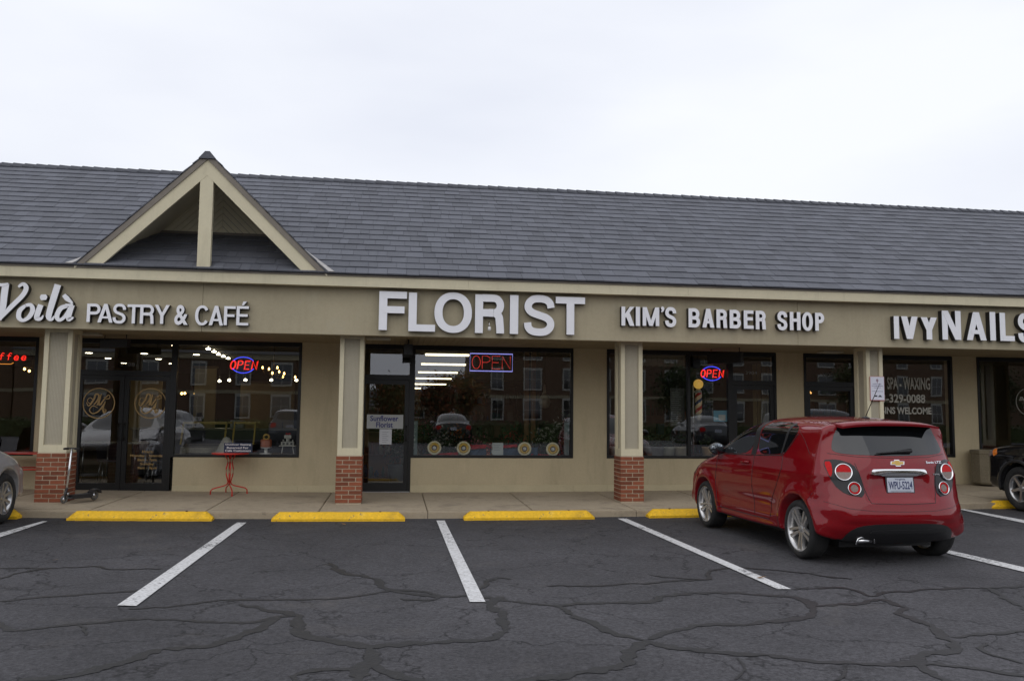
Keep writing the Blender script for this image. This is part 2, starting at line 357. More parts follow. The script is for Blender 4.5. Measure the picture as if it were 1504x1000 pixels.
# parking lines (worn paint)
def paint():
    m = bpy.data.materials.new('line_paint'); m.use_nodes = True; nt = m.node_tree; b = nt.nodes['Principled BSDF']; L = nt.links.new
    b.inputs['Base Color'].default_value = (.62, .61, .60, 1); b.inputs['Roughness'].default_value = .7
    co = _n(nt, 'ShaderNodeTexCoord'); n1 = _n(nt, 'ShaderNodeTexNoise'); n1.inputs['Scale'].default_value = 22; n1.inputs['Detail'].default_value = 7; n1.inputs['Roughness'].default_value = .75
    n2 = _n(nt, 'ShaderNodeTexNoise'); n2.inputs['Scale'].default_value = 1.6; n2.inputs['Detail'].default_value = 2
    L(co.outputs['Object'], n1.inputs[0]); L(co.outputs['Object'], n2.inputs[0])
    a = _n(nt, 'ShaderNodeMath', operation='MULTIPLY_ADD'); a.inputs[1].default_value = .42; L(n2.outputs['Fac'], a.inputs[0]); L(n1.outputs['Fac'], a.inputs[2])
    r = _n(nt, 'ShaderNodeMapRange'); r.inputs[1].default_value = .80; r.inputs[2].default_value = .85; r.inputs[3].default_value = 1.; r.inputs[4].default_value = .12; L(a.outputs[0], r.inputs[0])
    L(r.outputs[0], b.inputs['Alpha'])
    n3 = _n(nt, 'ShaderNodeTexNoise'); n3.inputs['Scale'].default_value = 30; n3.inputs['Detail'].default_value = 5; L(co.outputs['Object'], n3.inputs[0])
    cr = _n(nt, 'ShaderNodeValToRGB'); cr.color_ramp.elements[0].color = (.46, .45, .44, 1); cr.color_ramp.elements[0].position = .3; cr.color_ramp.elements[1].color = (.68, .68, .68, 1); cr.color_ramp.elements[1].position = .6
    L(n3.outputs['Fac'], cr.inputs[0]); L(cr.outputs[0], b.inputs['Base Color'])
    return m
LP = paint()
for pts in ([(-60, 800), (0, 783), (62, 766), (70, 766), (0, 789.5), (-60, 808)], [(172, 890), (348, 768), (362, 768), (200, 891)], [(641, 765), (653, 765), (713, 885), (690, 885)],
            [(907, 762), (920, 762), (1162, 866), (1142, 866)], [(1225, 762), (1235, 760), (1392, 808), (1580, 851), (1580, 859), (1395, 814)], [(1402, 746), (1411, 746), (1504, 763), (1600, 781), (1600, 787), (1504, 767.5)]):
    bm = bmesh.new(); P = []
    for p in pts:
        q = atz(p[0], p[1], LOT); q = atz(p[0], p[1], LOT+gz(q.x)); P.append(bm.verts.new((q.x, q.y, LOT+gz(q.x)+.010)))
    bm.faces.new(P); bmesh.ops.triangulate(bm, faces=bm.faces[:])
    tag(meshobj('parking_line', bm, LP), 'worn white line between parking bays', kind='structure')

# sidewalk slabs, kerb
m_ = MB(); x = -13.86
while x < 22:
    for (ya, yb, za, zb) in ((-.80, 1.95, -.028, 0), (-1.0, -.81, -.036, -.029)):
        xa, xb = x+.005, x+1.6-.005
        pts = []
        for z in (0, 1):
            for (xx, yy, zz) in ((xa, ya, za), (xb, ya, za), (xb, yb, zb), (xa, yb, zb)):
                pts.append((xx, yy, (zz if z else -.3)+gz(xx)))
        m_.hexa(pts)
    x += 1.6
bmesh.ops.bevel(m_.bm, geom=[e for e in m_.bm.edges if e.calc_length() > .02 and all(v.co.z > -.2 for v in e.verts)], offset=.009, segments=2, affect='EDGES')
for v in m_.bm.verts:
    if v.co.y < -.95: v.co.y += .012*noise.noise(Vector((v.co.x*2, 0, 0)))
tag(m_.build('sidewalk', CONC), 'concrete walk with kerb in front of the shops', kind='structure')
tag(MB().box(-13.9, 22, -.97, 1.94, -.25, -.06).build('sidewalk_bed', mat('joint_dirt', (.06, .05, .04), .95)), kind='structure')

# wheel stops
def wheel_stop(x0, x1, y, label, tone=0):
    o = empty('wheel_stop', ((x0+x1)/2, y, LOT+gz((x0+x1)/2)), 0, label, 'wheel stop', 'yellow concrete wheel stops along the kerb')
    l = (x1-x0)/2; b = MB(); n = 40; rings = []
    prof = [(0, 0), (.0, .035), (.012, .047), (.075, .112), (.09, .12), (.15, .12), (.165, .11), (.20, .045), (.205, 0)]
    for i in range(n+1):
        t = -1+2*i/n; e = l-abs(t*l); k = min(1, e/.09); R = []
        for (yy, zz) in prof:
            zc = zz*(.35+.65*k) if zz > .04 else zz
            q = Vector((t*l, yy, zc)); q += Vector((0, .004*noise.noise(Vector((t*l*4+x0*3, yy*8, zz*9))), .004*noise.noise(Vector((t*l*5+x0*7, yy*8, 3)))))
            q.z += gz(q.x+(x0+x1)/2)-gz((x0+x1)/2)
            R.append(b.bm.verts.new(q))
        rings.append(R)
    for i in range(n):
        for k in range(len(prof)-1): b.bm.faces.new((rings[i][k], rings[i+1][k], rings[i+1][k+1], rings[i][k+1]))
    b.bm.faces.new(rings[0]); b.bm.faces.new(rings[-1][::-1])
    b.build('block', YELLOW, o)
    for sx in (-.62, .62):
        MB().lathe([(0, .0), (.016, 0), (.016, .127), (0, .129)], 12, c=(sx*l, .118, 0)).build('rebar_pin', mat('rusty_steel', (.09, .045, .02), .8, noise_=[(40, .3)]), o)
ST = [(-6.95, -5.10, -1.17, 'yellow wheel stop under the nose of the silver car'), (-4.42, -2.50, -1.27, 'yellow wheel stop in front of the dark double glass doors'),
      (-1.68, .20, -1.30, 'yellow wheel stop in front of the beige wall and brick column by the florist door'), (1.06, 3.02, -1.26, 'yellow wheel stop below the florist window with the roundels'),
      (3.88, 5.75, -1.22, 'yellow wheel stop before the nose of the red hatchback'), (9.75, 11.65, -1.05, 'yellow wheel stop beside the front wheel of the black car')]
for s_ in ST: wheel_stop(*s_)

# ------------------------------------------------------------------ building
BLD = empty('storefront_building', (3, 1.83, 0), 0, 'long one-storey beige shop row with a grey slate roof, small gable and brick-based columns', 'building')
def bpart(o): # re-parent keeping world coordinates
    o.parent = BLD; o.matrix_parent_inverse = Matrix.Translation(-Vector(BLD.location)); return o
WY = 1.83; TOP = 2.67; XL, XR = -13.5, 21.5
wm = MB()
piers = [(XL, -9.6, 0), (-9.6, -6.12, .64), (-6.12, -5.50, 0), (-3.81, -1.66, .62), (-1.66, -.64, 0), (.33, 3.35, .62), (3.35, 4.0, 0), (4.0, 6.46, .62), (7.40, 7.97, 0), (9.07, 11.16, .66), (11.16, 11.70, 0), (11.70, 15.2, .68), (15.2, XR, 0)]
for x0, x1, s in piers:
    wm.box(x0, x1, WY, WY+.25, -.1, s if s else 3.3)
bpart(wm.build('wall', STUCCO))
for x0, x1, s in piers: bpart(MB().box(x0+.001, x1-.001, WY-.022, WY-.002, -.1, .125, bev=.006).build('wall_skirt', mat('skirt_stucco', (.52, .45, .29), .85, noise_=[(2, .1), (40, .05)])))
# seal above the openings, side walls, ceiling and back
sh = MB()
for x0, x1 in ((-9.6, -6.12), (-5.50, -1.66), (-.64, 3.35), (4.0, 7.40), (7.97, 11.16), (11.70, 15.2)): sh.box(x0, x1, WY, WY+.25, TOP, 3.3)
bpart(sh.build('header', BLACKF))
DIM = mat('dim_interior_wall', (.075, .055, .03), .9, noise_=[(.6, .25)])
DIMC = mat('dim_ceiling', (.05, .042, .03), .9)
im = MB()
for x in (XL, -10.4, -1.15, 3.62, 7.68, 11.42, 15.4, XR): im.box(x-.05, x+.05, WY+.251, 24, -.02, 3.0)
im.box(XL, XR, 24.0, 24.1, -.02, 3.0)
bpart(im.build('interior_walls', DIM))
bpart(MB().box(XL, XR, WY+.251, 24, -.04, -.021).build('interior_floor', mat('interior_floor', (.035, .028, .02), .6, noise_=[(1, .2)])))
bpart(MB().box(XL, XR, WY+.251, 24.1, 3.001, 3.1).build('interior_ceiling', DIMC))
bpart(MB().box(XL-.1, XR+.1, 24.11, 24.3, -.1, 3.5).build('rear_wall', STUCCO))
bpart(MB().box(XL-.25, XL-.051, WY, 24.1, -.1, 3.5).build('side_wall', STUCCO)); bpart(MB().box(XR+.051, XR+.25, WY, 24.1, -.1, 3.5).build('side_wall', STUCCO))

# soffit (board lines), frieze, fascia
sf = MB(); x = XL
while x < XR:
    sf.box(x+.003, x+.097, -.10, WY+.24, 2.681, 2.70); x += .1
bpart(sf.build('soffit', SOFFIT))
bpart(MB().box(XL, XR, -.10, WY+.24, 2.703, 2.73).build('soffit_backing', DRIP))
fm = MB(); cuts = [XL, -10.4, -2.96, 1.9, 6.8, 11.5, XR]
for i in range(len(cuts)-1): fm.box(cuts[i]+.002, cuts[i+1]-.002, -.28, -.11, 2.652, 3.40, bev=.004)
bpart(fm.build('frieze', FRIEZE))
fa = MB(); x = XL; i = 0
while x < XR:
    x2 = min(x+3.66, XR); fa.box(x+.001, x2-.001, -.45-(.002 if i % 2 else 0), -.281, 3.402, 3.556); x = x2; i += 1
bpart(fa.build('fascia', TRIM))
bpart(MB().box(XL, XR, -.468, -.30, 3.557, 3.580).build('fascia_cap', BROWN))
bpart(MB().box(XL, XR, -.480, -.30, 3.581, 3.587).build('drip_edge', DRIP))

# roof
EY, EZ, RY, RZ = -.50, 3.59, 3.8, 6.24
sl_ = (RZ-EZ)/(RY-EY); ang = math.atan(sl_); SD = Vector((0, math.cos(ang), math.sin(ang))); NV = Vector((0, -math.sin(ang), math.cos(ang)))
LEN = math.hypot(RZ-EZ, RY-EY)
GX, GAP, GHW = -2.93, 5.42, 1.86       # gable centre, apex height, half width at the eave
def slates(rng, org, u, v, n, length, expo, clip=None, seed=1):
    """rows of slates: u across, v up the slope"""
    bm = bmesh.new(); r = random.Random(seed); rows = int(length/expo)+1
    for k in range(rows):
        x = rng[0]-r.random()*.3; v0 = k*expo; v1 = min(v0+expo*1.25, length)
        while x < rng[1]:
            wdt = r.choice((.15, .2, .25, .25, .3, .3)); xa, xb = max(x, rng[0]), min(x+wdt-.004, rng[1])
            x += wdt
            if xb-xa < .02: continue
            dv = r.uniform(-.006, .006); th = r.uniform(.012, .019)
            cc = org+u*((xa+xb)/2)+v*((v0+v1)/2)
            if clip and clip(cc): continue
            P = []
            for (a, bb, t) in ((xa, v0+dv, .0), (xb, v0+dv, .0), (xb, v1, .0), (xa, v1, .0), (xa, v0+dv, th+.007), (xb, v0+dv, th+.007), (xb, v1, .004), (xa, v1, .004)):
                P.append(bm.verts.new(org+u*a+v*bb+n*t))
            for f in ((3, 2, 1, 0), (4, 5, 6, 7), (0, 1, 5, 4), (1, 2, 6, 5), (2, 3, 7, 6), (3, 0, 4, 7)): bm.faces.new([P[i] for i in f])
    return bm
bm = slates((XL-.3, XR+.3), Vector((0, EY, EZ)), Vector((1, 0, 0)), SD, NV, LEN, .257)
rf = bpart(meshobj('roof', bm, SLATE))
# deck under the slates and the rear slope
dk = MB(); dk.prism([(EY+.20, EZ+.20*sl_-.02), (RY, RZ-.02), (RY*2+16.5, 3.45), (RY*2+16.5, 3.40), (RY, RZ-.2), (EY+.20, EZ+.20*sl_-.06)], XL-.3, XR+.3, 'x')
bpart(dk.build('roof_deck', mat('roof_deck', (.03, .03, .034), .9)))
# ridge caps, lapped
rc = MB(); x = XL-.3; r_ = random.Random(3)
while x < XR+.3:
    t = r_.uniform(0, .008); a = [(-.15, -.075), (-.01, .022), (.01, .022), (.15, -.075), (.15, -.095), (0, .0), (-.15, -.095)]
    A = [rc.bm.verts.new((x, RY+p[0], RZ+p[1]+.022+t)) for p in a]; B = [rc.bm.verts.new((x+.235, RY+p[0], RZ+p[1]+.008+t*.3)) for p in a]
    n = len(a); rc.bm.faces.new(A[::-1]); rc.bm.faces.new(B)
    for i in range(n): rc.bm.faces.new((A[i], A[(i+1) % n], B[(i+1) % n], B[i]))
    x += .215
rco = rc.build('ridge_cap', mat('ridge_slate', (.045, .048, .06), .7, island=.2)); rco.parent = rf; rco.matrix_parent_inverse = Matrix.Identity(4)

# gable: front triangle at GY, runs back into the roof
GY = -.47; gs = (GAP-EZ)/GHW; yb = EY+(GAP-EZ)/sl_   # where the gable ridge meets the roof
gb = MB()
for s in (-1, 1):
    # slate covering of the gable slope as lapped rows
    u = Vector((0, 1, 0)); v = Vector((-s*1., 0, gs)).normalized(); n = Vector((s*gs, 0, 1.)).normalized()
    org = Vector((GX+s*GHW, GY-.03, EZ)); ln = math.hypot(GHW, GAP-EZ)
    t = slates((0, yb-GY+.05), org, u, v, n, ln, .257, clip=lambda c: c.z < EZ+(c.y-EY)*sl_-.03, seed=5+s)
    gb.merge(t, 0)
grf = bpart(gb.build('gable_roof', SLATE))
gd = MB()
def gtri(off, hw_off=0):   # roof line lowered vertically by off
    return [(GX-GHW, EZ-off), (GX, GAP-off), (GX+GHW, EZ-off)]
# solid thin deck: two sloped slabs clipped by the roof plane
for s in (-1, 1):
    def pt(k, y, off): # k: 0 eave,1 apex
        return (GX+s*GHW*(1-k), y, EZ+(GAP-EZ)*k-off)
    gd.hexa([pt(0, GY, .05), pt(1, GY, .05), pt(1, yb, .05), pt(0, GY+.04, .05), pt(0, GY, .004), pt(1, GY, .004), pt(1, yb, .004), pt(0, GY+.04, .004)])
bpart(gd.build('gable_deck', mat('gable_underside', (.74, .68, .50), .85, noise_=[(3, .1)])))
gc = MB()
for k in range(11):     # gable ridge caps
    y = GY-.05+k*.26; zz = GAP+.028
    if y > yb: break
    gc.hexa([(GX-.13, y, zz-.135), (GX+.13, y, zz-.135), (GX+.13, y+.28, zz-.15), (GX-.13, y+.28, zz-.15), (GX-.035, y, zz-.022), (GX+.035, y, zz-.022), (GX+.035, y+.28, zz-.037), (GX-.035, y+.28, zz-.037)])
bpart(gc.build('gable_ridge_cap', SLATE))
def rafter(name, m, o0, o1, y0, y1, cut):
    b = MB()
    for s in (-1, 1):
        x0 = GX+s*(GHW-(o0)/gs); x1 = GX+s*(GHW-(o1)/gs)
        b.prism([(x0, EZ), (GX-s*.0005*-1*0, GAP-o0), (GX, GAP-o1), (x1, EZ)], y0, y1, 'y')
    return bpart(b.build(name, m))
rafter('gable_outer_trim', BROWN, .01, .115, GY-.02, GY+.05, 0)
rafter('gable_rafter_board', TRIM, .115, .36, GY, GY+.045, 0)
bpart(MB().box(GX-.10, GX+.095, GY+.003, GY+.10, EZ+.012, GAP-.365).build('gable_king_post', TRIM))
# recessed diagonal siding
SY = .80; zb_ = EZ+(SY-EY)*sl_; hw = (GAP-.05-zb_)/gs; sd = MB()
for s in (-1, 1):
    k = -2.2
    while k < 2.4:   # boards running diagonally, clipped to the half triangle
        poly = [(0, k), (1.6, k-1.6*.98), (1.6, k-1.6*.98+.105), (0, k+.105)]
        # clip by z>=zb_, and under the roof line
        def clipf(P, f):
            out = []
            for i in range(len(P)):
                a, b = P[i], P[(i+1) % len(P)]; fa_, fb = f(a), f(b)
                if fa_ >= 0: out.append(a)
                if fa_*fb < 0:
                    t = fa_/(fa_-fb); out.append((a[0]+(b[0]-a[0])*t, a[1]+(b[1]-a[1])*t))
            return out
        P = [(p[0], p[1]+zb_) for p in poly]
        P = clipf(P, lambda p: p[1]-zb_+.05)
        if len(P) > 2: P = clipf(P, lambda p: (GAP-.055)-gs*p[0]-p[1])
        if len(P) > 2: sd.prism([(GX+s*(p[0]+.001), p[1]) for p in P], SY, SY+.02, 'y')
        k += .112
bpart(sd.build('gable_siding', mat('siding', (.80, .74, .55), .8, noise_=[(3, .1)])))
bpart(MB().prism([(GX-hw, zb_-.05), (GX, GAP-.06), (GX+hw, zb_-.05)], SY+.021, SY+.05, 'y').build('gable_siding_backing', mat('siding_gap', (.08, .07, .045), .9)))
bpart(MB().box(GX-hw, GX+hw, SY-.03, SY-.002, zb_-.02, zb_+.035).build('gable_sill_trim', BROWN))
# valley flashing (metal strips lying in the valleys)
for s in (-1, 1):
    fl = MB(); a = Vector((GX+s*(GHW+.02), EY-.0, EZ)); b = Vector((GX+s*.05, yb, GAP)); o_ = Vector((s*.09, 0, 0)); u_ = NV*.034
    k = .25
    c = a.lerp(b, k); fl.hexa([a+NV*.02, a+o_+NV*.02, c+o_*.25+NV*.02, c+NV*.02, a+u_, a+o_+u_, c+o_*.25+u_, c+u_])
    bpart(fl.build('valley_flashing', mat('galvanised_flashing', (.42, .40, .38), .55, metal=.4, noise_=[(14, .2)])))

# columns
def column(x, wd, base_lift, label=None):
    c = empty('column', (x, 0, 0)); c.parent = BLD; c.matrix_parent_inverse = Matrix.Translation(-Vector(BLD.location))
    D = .43; H = .745; b0 = base_lift
    MB().box(.008, wd-.008, .008, D-.008, -.12+b0, H+b0-.003).build('mortar_core', MORTAR, c)
    bk = MB(); r = random.Random(int(x*100)); ch = .0677
    for k in range(11):
        z0 = k*ch+b0; z1 = z0+.0545
        for (face, L_) in (('f', wd), ('b', wd), ('l', D), ('r', D)):
            off = 0 if (k % 2) == (0 if face in 'fb' else 1) else -.1065
            bw = .2 if wd > .35 else .2
            t = off
            while t < L_-.01:
                a, b = max(t, -.0), min(t+.199, L_)
                if face in 'lr': a, b = max(a, .004), min(b, L_-.004)
                if b-a > .025:
                    j = r.uniform(-.0015, .0015)
                    if face == 'f': bk.box(a, b, -.001+j, .0075, z0, z1, bev=.0025)
                    elif face == 'b': bk.box(a, b, D-.007, D+.001+j, z0, z1, bev=.0025)
                    elif face == 'l': bk.box(-.001+j, .007, a, b, z0, z1, bev=.0025)
                    else: bk.box(wd-.007, wd+.001+j, a, b, z0, z1, bev=.0025)
                t += .213
    bk.build('brick_base', BRICKM, c)
    s = MB(); a, b, e = .013, wd-.013, D-.013; zt = 2.68; zb = H+b0
    s.box(a+.03, b-.03, .043, e-.03, zb, zt)            # core
    s.build('shaft_panel', PANEL, c)
    f = MB(); q = .068; ht = .062; hb = .115
    for (y0, y1) in ((.013, .042), (e-.029, e)):
        f.box(a, a+q, y0, y1, zb, zt); f.box(b-q, b, y0, y1, zb, zt)
        f.box(a+q+.0005, b-q-.0005, y0+.001, y1, zb, zb+hb); f.box(a+q+.0005, b-q-.0005, y0+.001, y1, zt-ht, zt)
    for (x0, x1) in ((a+.001, a+.029), (b-.029, b-.001)):
        f.box(x0, x1, .0425, .11, zb, zt); f.box(x0, x1, e-.10, e-.0295, zb, zt)
        f.box(x0, x1, .1105, e-.1005, zb, zb+hb); f.box(x0, x1, .1105, e-.1005, zt-ht, zt)
    f.build('trim_frame', TRIM, c)
    fl = MB()
    k = a+q+.012
    while k < b-q-.01:
        fl.box(k, k+.004, .0405, .0428, zb+hb, zt-ht); k += .021
    fl.build('panel_grooves', mat('panel_groove', (.33, .295, .22), .85), c)
    return c
column(-5.345, .43, .035); column(-.885, .41, .005); column(3.765, .40, .01); column(8.20, .335, .05)
column(13.2, .40, .1); column(-10.3, .43, .1)

# ------------------------------------------------------------------ windows and doors
def win(x0, x1, z0, z1, mull=(), name='window', fw=.05):
    f = MB(); y0, y1 = WY-.012, WY+.09
    f.box(x0, x0+fw, y0, y1, z0, z1); f.box(x1-fw, x1, y0, y1, z0, z1)
    f.box(x0+fw, x1-fw, y0+.002, y1, z0, z0+fw); f.box(x0+fw, x1-fw, y0+.002, y1, z1-fw-.02, z1)
    for m_ in mull: f.box(m_-.03, m_+.03, y0+.001, y1, z0+fw, z1-fw-.02)
    o = bpart(f.build(name, BLACKF))
    g = MB(); xs_ = [x0+fw]+[v for m_ in mull for v in (m_-.03, m_+.03)]+[x1-fw]
    for i in range(0, len(xs_), 2):
        a = g.bm; q = [a.verts.new(p) for p in ((xs_[i], WY+.03, z0+fw), (xs_[i+1], WY+.03, z0+fw), (xs_[i+1], WY+.03, z1-fw-.02), (xs_[i], WY+.03, z1-fw-.02))]; a.faces.new(q)
    go = g.build('pane', GLASS); go.parent = o; go.matrix_parent_inverse = Matrix.Identity(4)
    return o
def door(x0, x1, leaves, zt=TOP, head=2.08, name='door', hl=None):
    f = MB(); y0, y1 = WY-.012, WY+.09; fw = .05
    f.box(x0, x0+fw, y0, y1, 0, zt); f.box(x1-fw, x1, y0, y1, 0, zt)
    f.box(x0+fw, x1-fw, y0+.002, y1, head-.045, head+.045); f.box(x0+fw, x1-fw, y0+.002, y1, zt-.07, zt)
    lw = (x1-x0-2*fw)/leaves; g = MB()
    def pane(a, b, c, d):
        q = [g.bm.verts.new(p) for p in ((a, WY+.03, c), (b, WY+.03, c), (b, WY+.03, d), (a, WY+.03, d))]; g.bm.faces.new(q)
    pane(x0+fw, x1-fw, head+.045, zt-.07)
    hs = []
    for i in range(leaves):
        a = x0+fw+i*lw+.004; b = a+lw-.008; st = .075
        f.box(a, a+st, y0+.012, y1-.02, .02, head-.05); f.box(b-st, b, y0+.012, y1-.02, .02, head-.05)
        f.box(a+st, b-st, y0+.014, y1-.02, .02, .17); f.box(a+st, b-st, y0+.014, y1-.02, head-.13, head-.05)
        pane(a+st, b-st, .17, head-.13)
        hx = (b-.04) if (leaves == 1 or i == 0) else (a+.04)
        if hl == 'l': hx = a+.04
        hs.append(hx)
    o = bpart(f.build(name, BLACKF))
    go = g.build('pane', GLASS); go.parent = o; go.matrix_parent_inverse = Matrix.Identity(4)
    h = MB()
    for hx in hs:
        h.tube([(hx, y0+.0, .92), (hx, y0-.06, .92), (hx, y0-.06, 1.2), (hx, y0, 1.2)], .011, 8)
    ho = h.build('handle', mat('dark_handle', (.05, .045, .04), .35, metal=.8)); ho.parent = o; ho.matrix_parent_inverse = Matrix.Identity(4)
    th = MB().box(x0+.01, x1-.01, WY-.05, WY+.1, -.02, .016).build('threshold', ALU); th.parent = o; th.matrix_parent_inverse = Matrix.Identity(4)
    return o
win(-9.6, -6.12, .64, TOP, (-7.9,))
dA = door(-5.50, -3.86, 2); win(-3.86, -1.66, .62, TOP)
dB = door(-.64, .33, 1, hl=None); win(.33, 3.35, .62, TOP)
win(4.0, 6.46, .62, TOP, (5.62,)); dC = door(6.46, 7.40, 1); dD = door(7.97, 9.07, 1)
win(9.07, 11.16, .66, TOP); win(11.70, 15.2, .68, TOP)
def child(o, p):
    o.parent = p; o.matrix_parent_inverse = (Matrix.Translation(-Vector(p.location)) if p.parent is None else Matrix.Identity(4)); return o

def stroke(b, pts, wd, y0, y1, mi=0, close=False, seg=6):
    """flat ribbon stroke with thickness; pts (x,z), wd width per point"""
    P = []
    n = len(pts)
    if n > 2:
        for i in range(n-1):
            p0, p1, p2, p3 = pts[max(i-1, 0)], pts[i], pts[i+1], pts[min(i+2, n-1)]; w1 = wd[i] if isinstance(wd, (list, tuple)) else wd; w2 = wd[i+1] if isinstance(wd, (list, tuple)) else wd
            for k in range(seg):
                t = k/seg
                P.append(([.5*((2*p1[a])+(-p0[a]+p2[a])*t+(2*p0[a]-5*p1[a]+4*p2[a]-p3[a])*t*t+(-p0[a]+3*p1[a]-3*p2[a]+p3[a])*t*t*t) for a in (0, 1)], w1+(w2-w1)*t))
        P.append((list(pts[-1]), wd[-1] if isinstance(wd, (list, tuple)) else wd))
    else: P = [(list(p), (wd[i] if isinstance(wd, (list, tuple)) else wd)) for i, p in enumerate(pts)]
    prev = None; first = None; bm = b.bm
    for i, (p, w_) in enumerate(P):
        q0 = P[max(i-1, 0)][0]; q1 = P[min(i+1, len(P)-1)][0]; dx, dz = q1[0]-q0[0], q1[1]-q0[1]; l = math.hypot(dx, dz) or 1
        nx, nz_ = -dz/l*w_/2, dx/l*w_/2
        R = [bm.verts.new(v) for v in ((p[0]+nx, y0, p[1]+nz_), (p[0]-nx, y0, p[1]-nz_), (p[0]-nx, y1, p[1]-nz_), (p[0]+nx, y1, p[1]+nz_))]
        if prev:
            for k in range(4):
                f = bm.faces.new((prev[k], prev[(k+1) % 4], R[(k+1) % 4], R[k])); f.material_index = mi if k == 0 or k == 2 else mi
        else: first = R
        prev = R
    bm.faces.new(first[::-1]).material_index = mi; bm.faces.new(prev).material_index = mi

# door decals: monogram circles and opening hours
GOLD = mat('gold_vinyl', (.42, .27, .10), .5, noise_=[(20, .1)])
def monogram(px, py):
    c = at(px, py, WY-.015); R = .262
    b = MB(); n = 48
    for i in range(n):
        a0, a1 = 2*PI*i/n, 2*PI*(i+1)/n
        q = [(c.x+r*math.cos(a), y, c.z+r*math.sin(a)) for y in (WY+.020, WY+.026) for (r, a) in ((R-.010, a0), (R+.006, a0), (R+.006, a1), (R-.010, a1))]
        b.hexa(q)
    S = 1.0; y = WY+.019
    def P(*pts): return [(c.x+x*R*S, c.z+z*R*S) for x, z in pts]
    stroke(b, P((-.42, .02), (-.62, .0), (-.72, .2), (-.55, .36), (-.38, .2), (-.5, .08)), .012, y, y+.003)
    stroke(b, P((-.78, .05), (-.6, -.18), (-.32, .25), (-.22, .58), (-.02, .55), (-.08, .2), (-.3, -.1)), [.01, .02, .03, .03, .025, .03, .015], y-.002, y+.001)
    stroke(b, P((-.1, -.15), (.05, .25), (.14, .62)), [.02, .03, .012], y-.004, y-.002)
    stroke(b, P((.12, .6), (.02, .05), (.1, -.1), (.4, .35), (.62, .55), (.68, .35), (.45, .3), (.3, .42)), [.01, .03, .03, .02, .014, .014, .014, .01], y-.006, y-.004)
    stroke(b, P((-.05, -.3), (-.35, -.18), (-.55, -.45), (-.35, -.68), (.0, -.55), (.25, -.2), (.42, .12)), [.012, .014, .018, .02, .022, .02, .012], y-.008, y-.006)
    stroke(b, P((.42, .12), (.3, -.3), (.38, -.62), (.5, -.45), (.3, -.38), (.05, -.42)), [.012, .035, .03, .014, .014, .01], y-.010, y-.008)
    child(b.build('monogram', GOLD), dA)
monogram(144, 592); monogram(220, 592)
def txt(body, p0, p1, Y, m, parent=None, name='lettering', depth=.003, bold=0., shear=0., own=None):
    a = at(p0[0], p0[1], Y); b = at(p1[0], p1[1], Y)
    bm = text_bm(body, a.x, b.x, b.z, a.z, Y, depth, bold, shear, 3, (0, 0))
    o = meshobj(name, bm, m); 
    if parent: child(o, parent)
    return o
for body, x0, x1, y0, y1 in (('Hours:', 209, 225, 661, 665), ('Monday - Saturday', 191.5, 241.5, 667, 672), ('8am - 7pm', 202, 230, 673, 678), ('Sunday', 206, 226, 679, 684), ('9am - 5pm', 202, 230, 685, 689.5)):
    txt(body, (x0, y0), (x1, y1), WY+.018, GOLD, dA, 'opening_hours', bold=.01)
GREYV = mat('etched_numerals', (.16, .16, .15), .6)
txt('3908', (177, 532), (198, 538), WY+.02, GREYV, dA, 'street_number'); txt('3904', (1095, 545), (1112, 550), WY+.02, mat('pale_numerals', (.3, .3, .28), .6), dC, 'street_number')
txt('3902', (1208, 547), (1223, 553), WY+.02, GREYV, dD, 'street_number')

# nail shop window lettering
WV = mat('grey_vinyl', (.46, .45, .39), .6, noise_=[(8, .1)])
wl = empty('window_lettering', (10.4, WY, 1.7), 0, 'large grey spa and waxing lettering with a phone number on the nail shop window', 'lettering')
for body, x0, x1, y0, y1, bo in (('SPA - WAXING', 1303.5, 1367, 553.5, 572.5, .02), ('703-329-0088', 1281, 1360, 578, 592, .025), ('WALK-INS WELCOME', 1266, 1369, 597, 608.5, .03)):
    a = at(x0, y0, WY-.0); b = at(x1, y1, WY-.0)
    meshobj('lettering_line', text_bm(body, a.x, b.x, b.z, a.z, WY+.016, .004, bo, 0, 3, (0, 0)), WV, wl).matrix_parent_inverse = Matrix.Translation(-wl.location)
bs = empty('window_emblem', tuple(at(1510, 590, WY+.018)), 0, 'thin grey round emblem with script letters on the far right shop window', 'window sign')
b = MB(); b.tube([(.27*math.cos(t*PI/24), 0, .27*math.sin(t*PI/24)) for t in range(48)], .006, 6, closed=True); b.build('ring', WV, bs)
meshobj('script', text_bm('Beauty', -.2, .2, .0, .1, 0, .003, .005, .4, 3, (0, 0)), WV, bs); meshobj('script', text_bm('Care', -.1, .14, -.15, -.04, 0, .003, .005, .4, 3, (0, 0)), WV, bs)

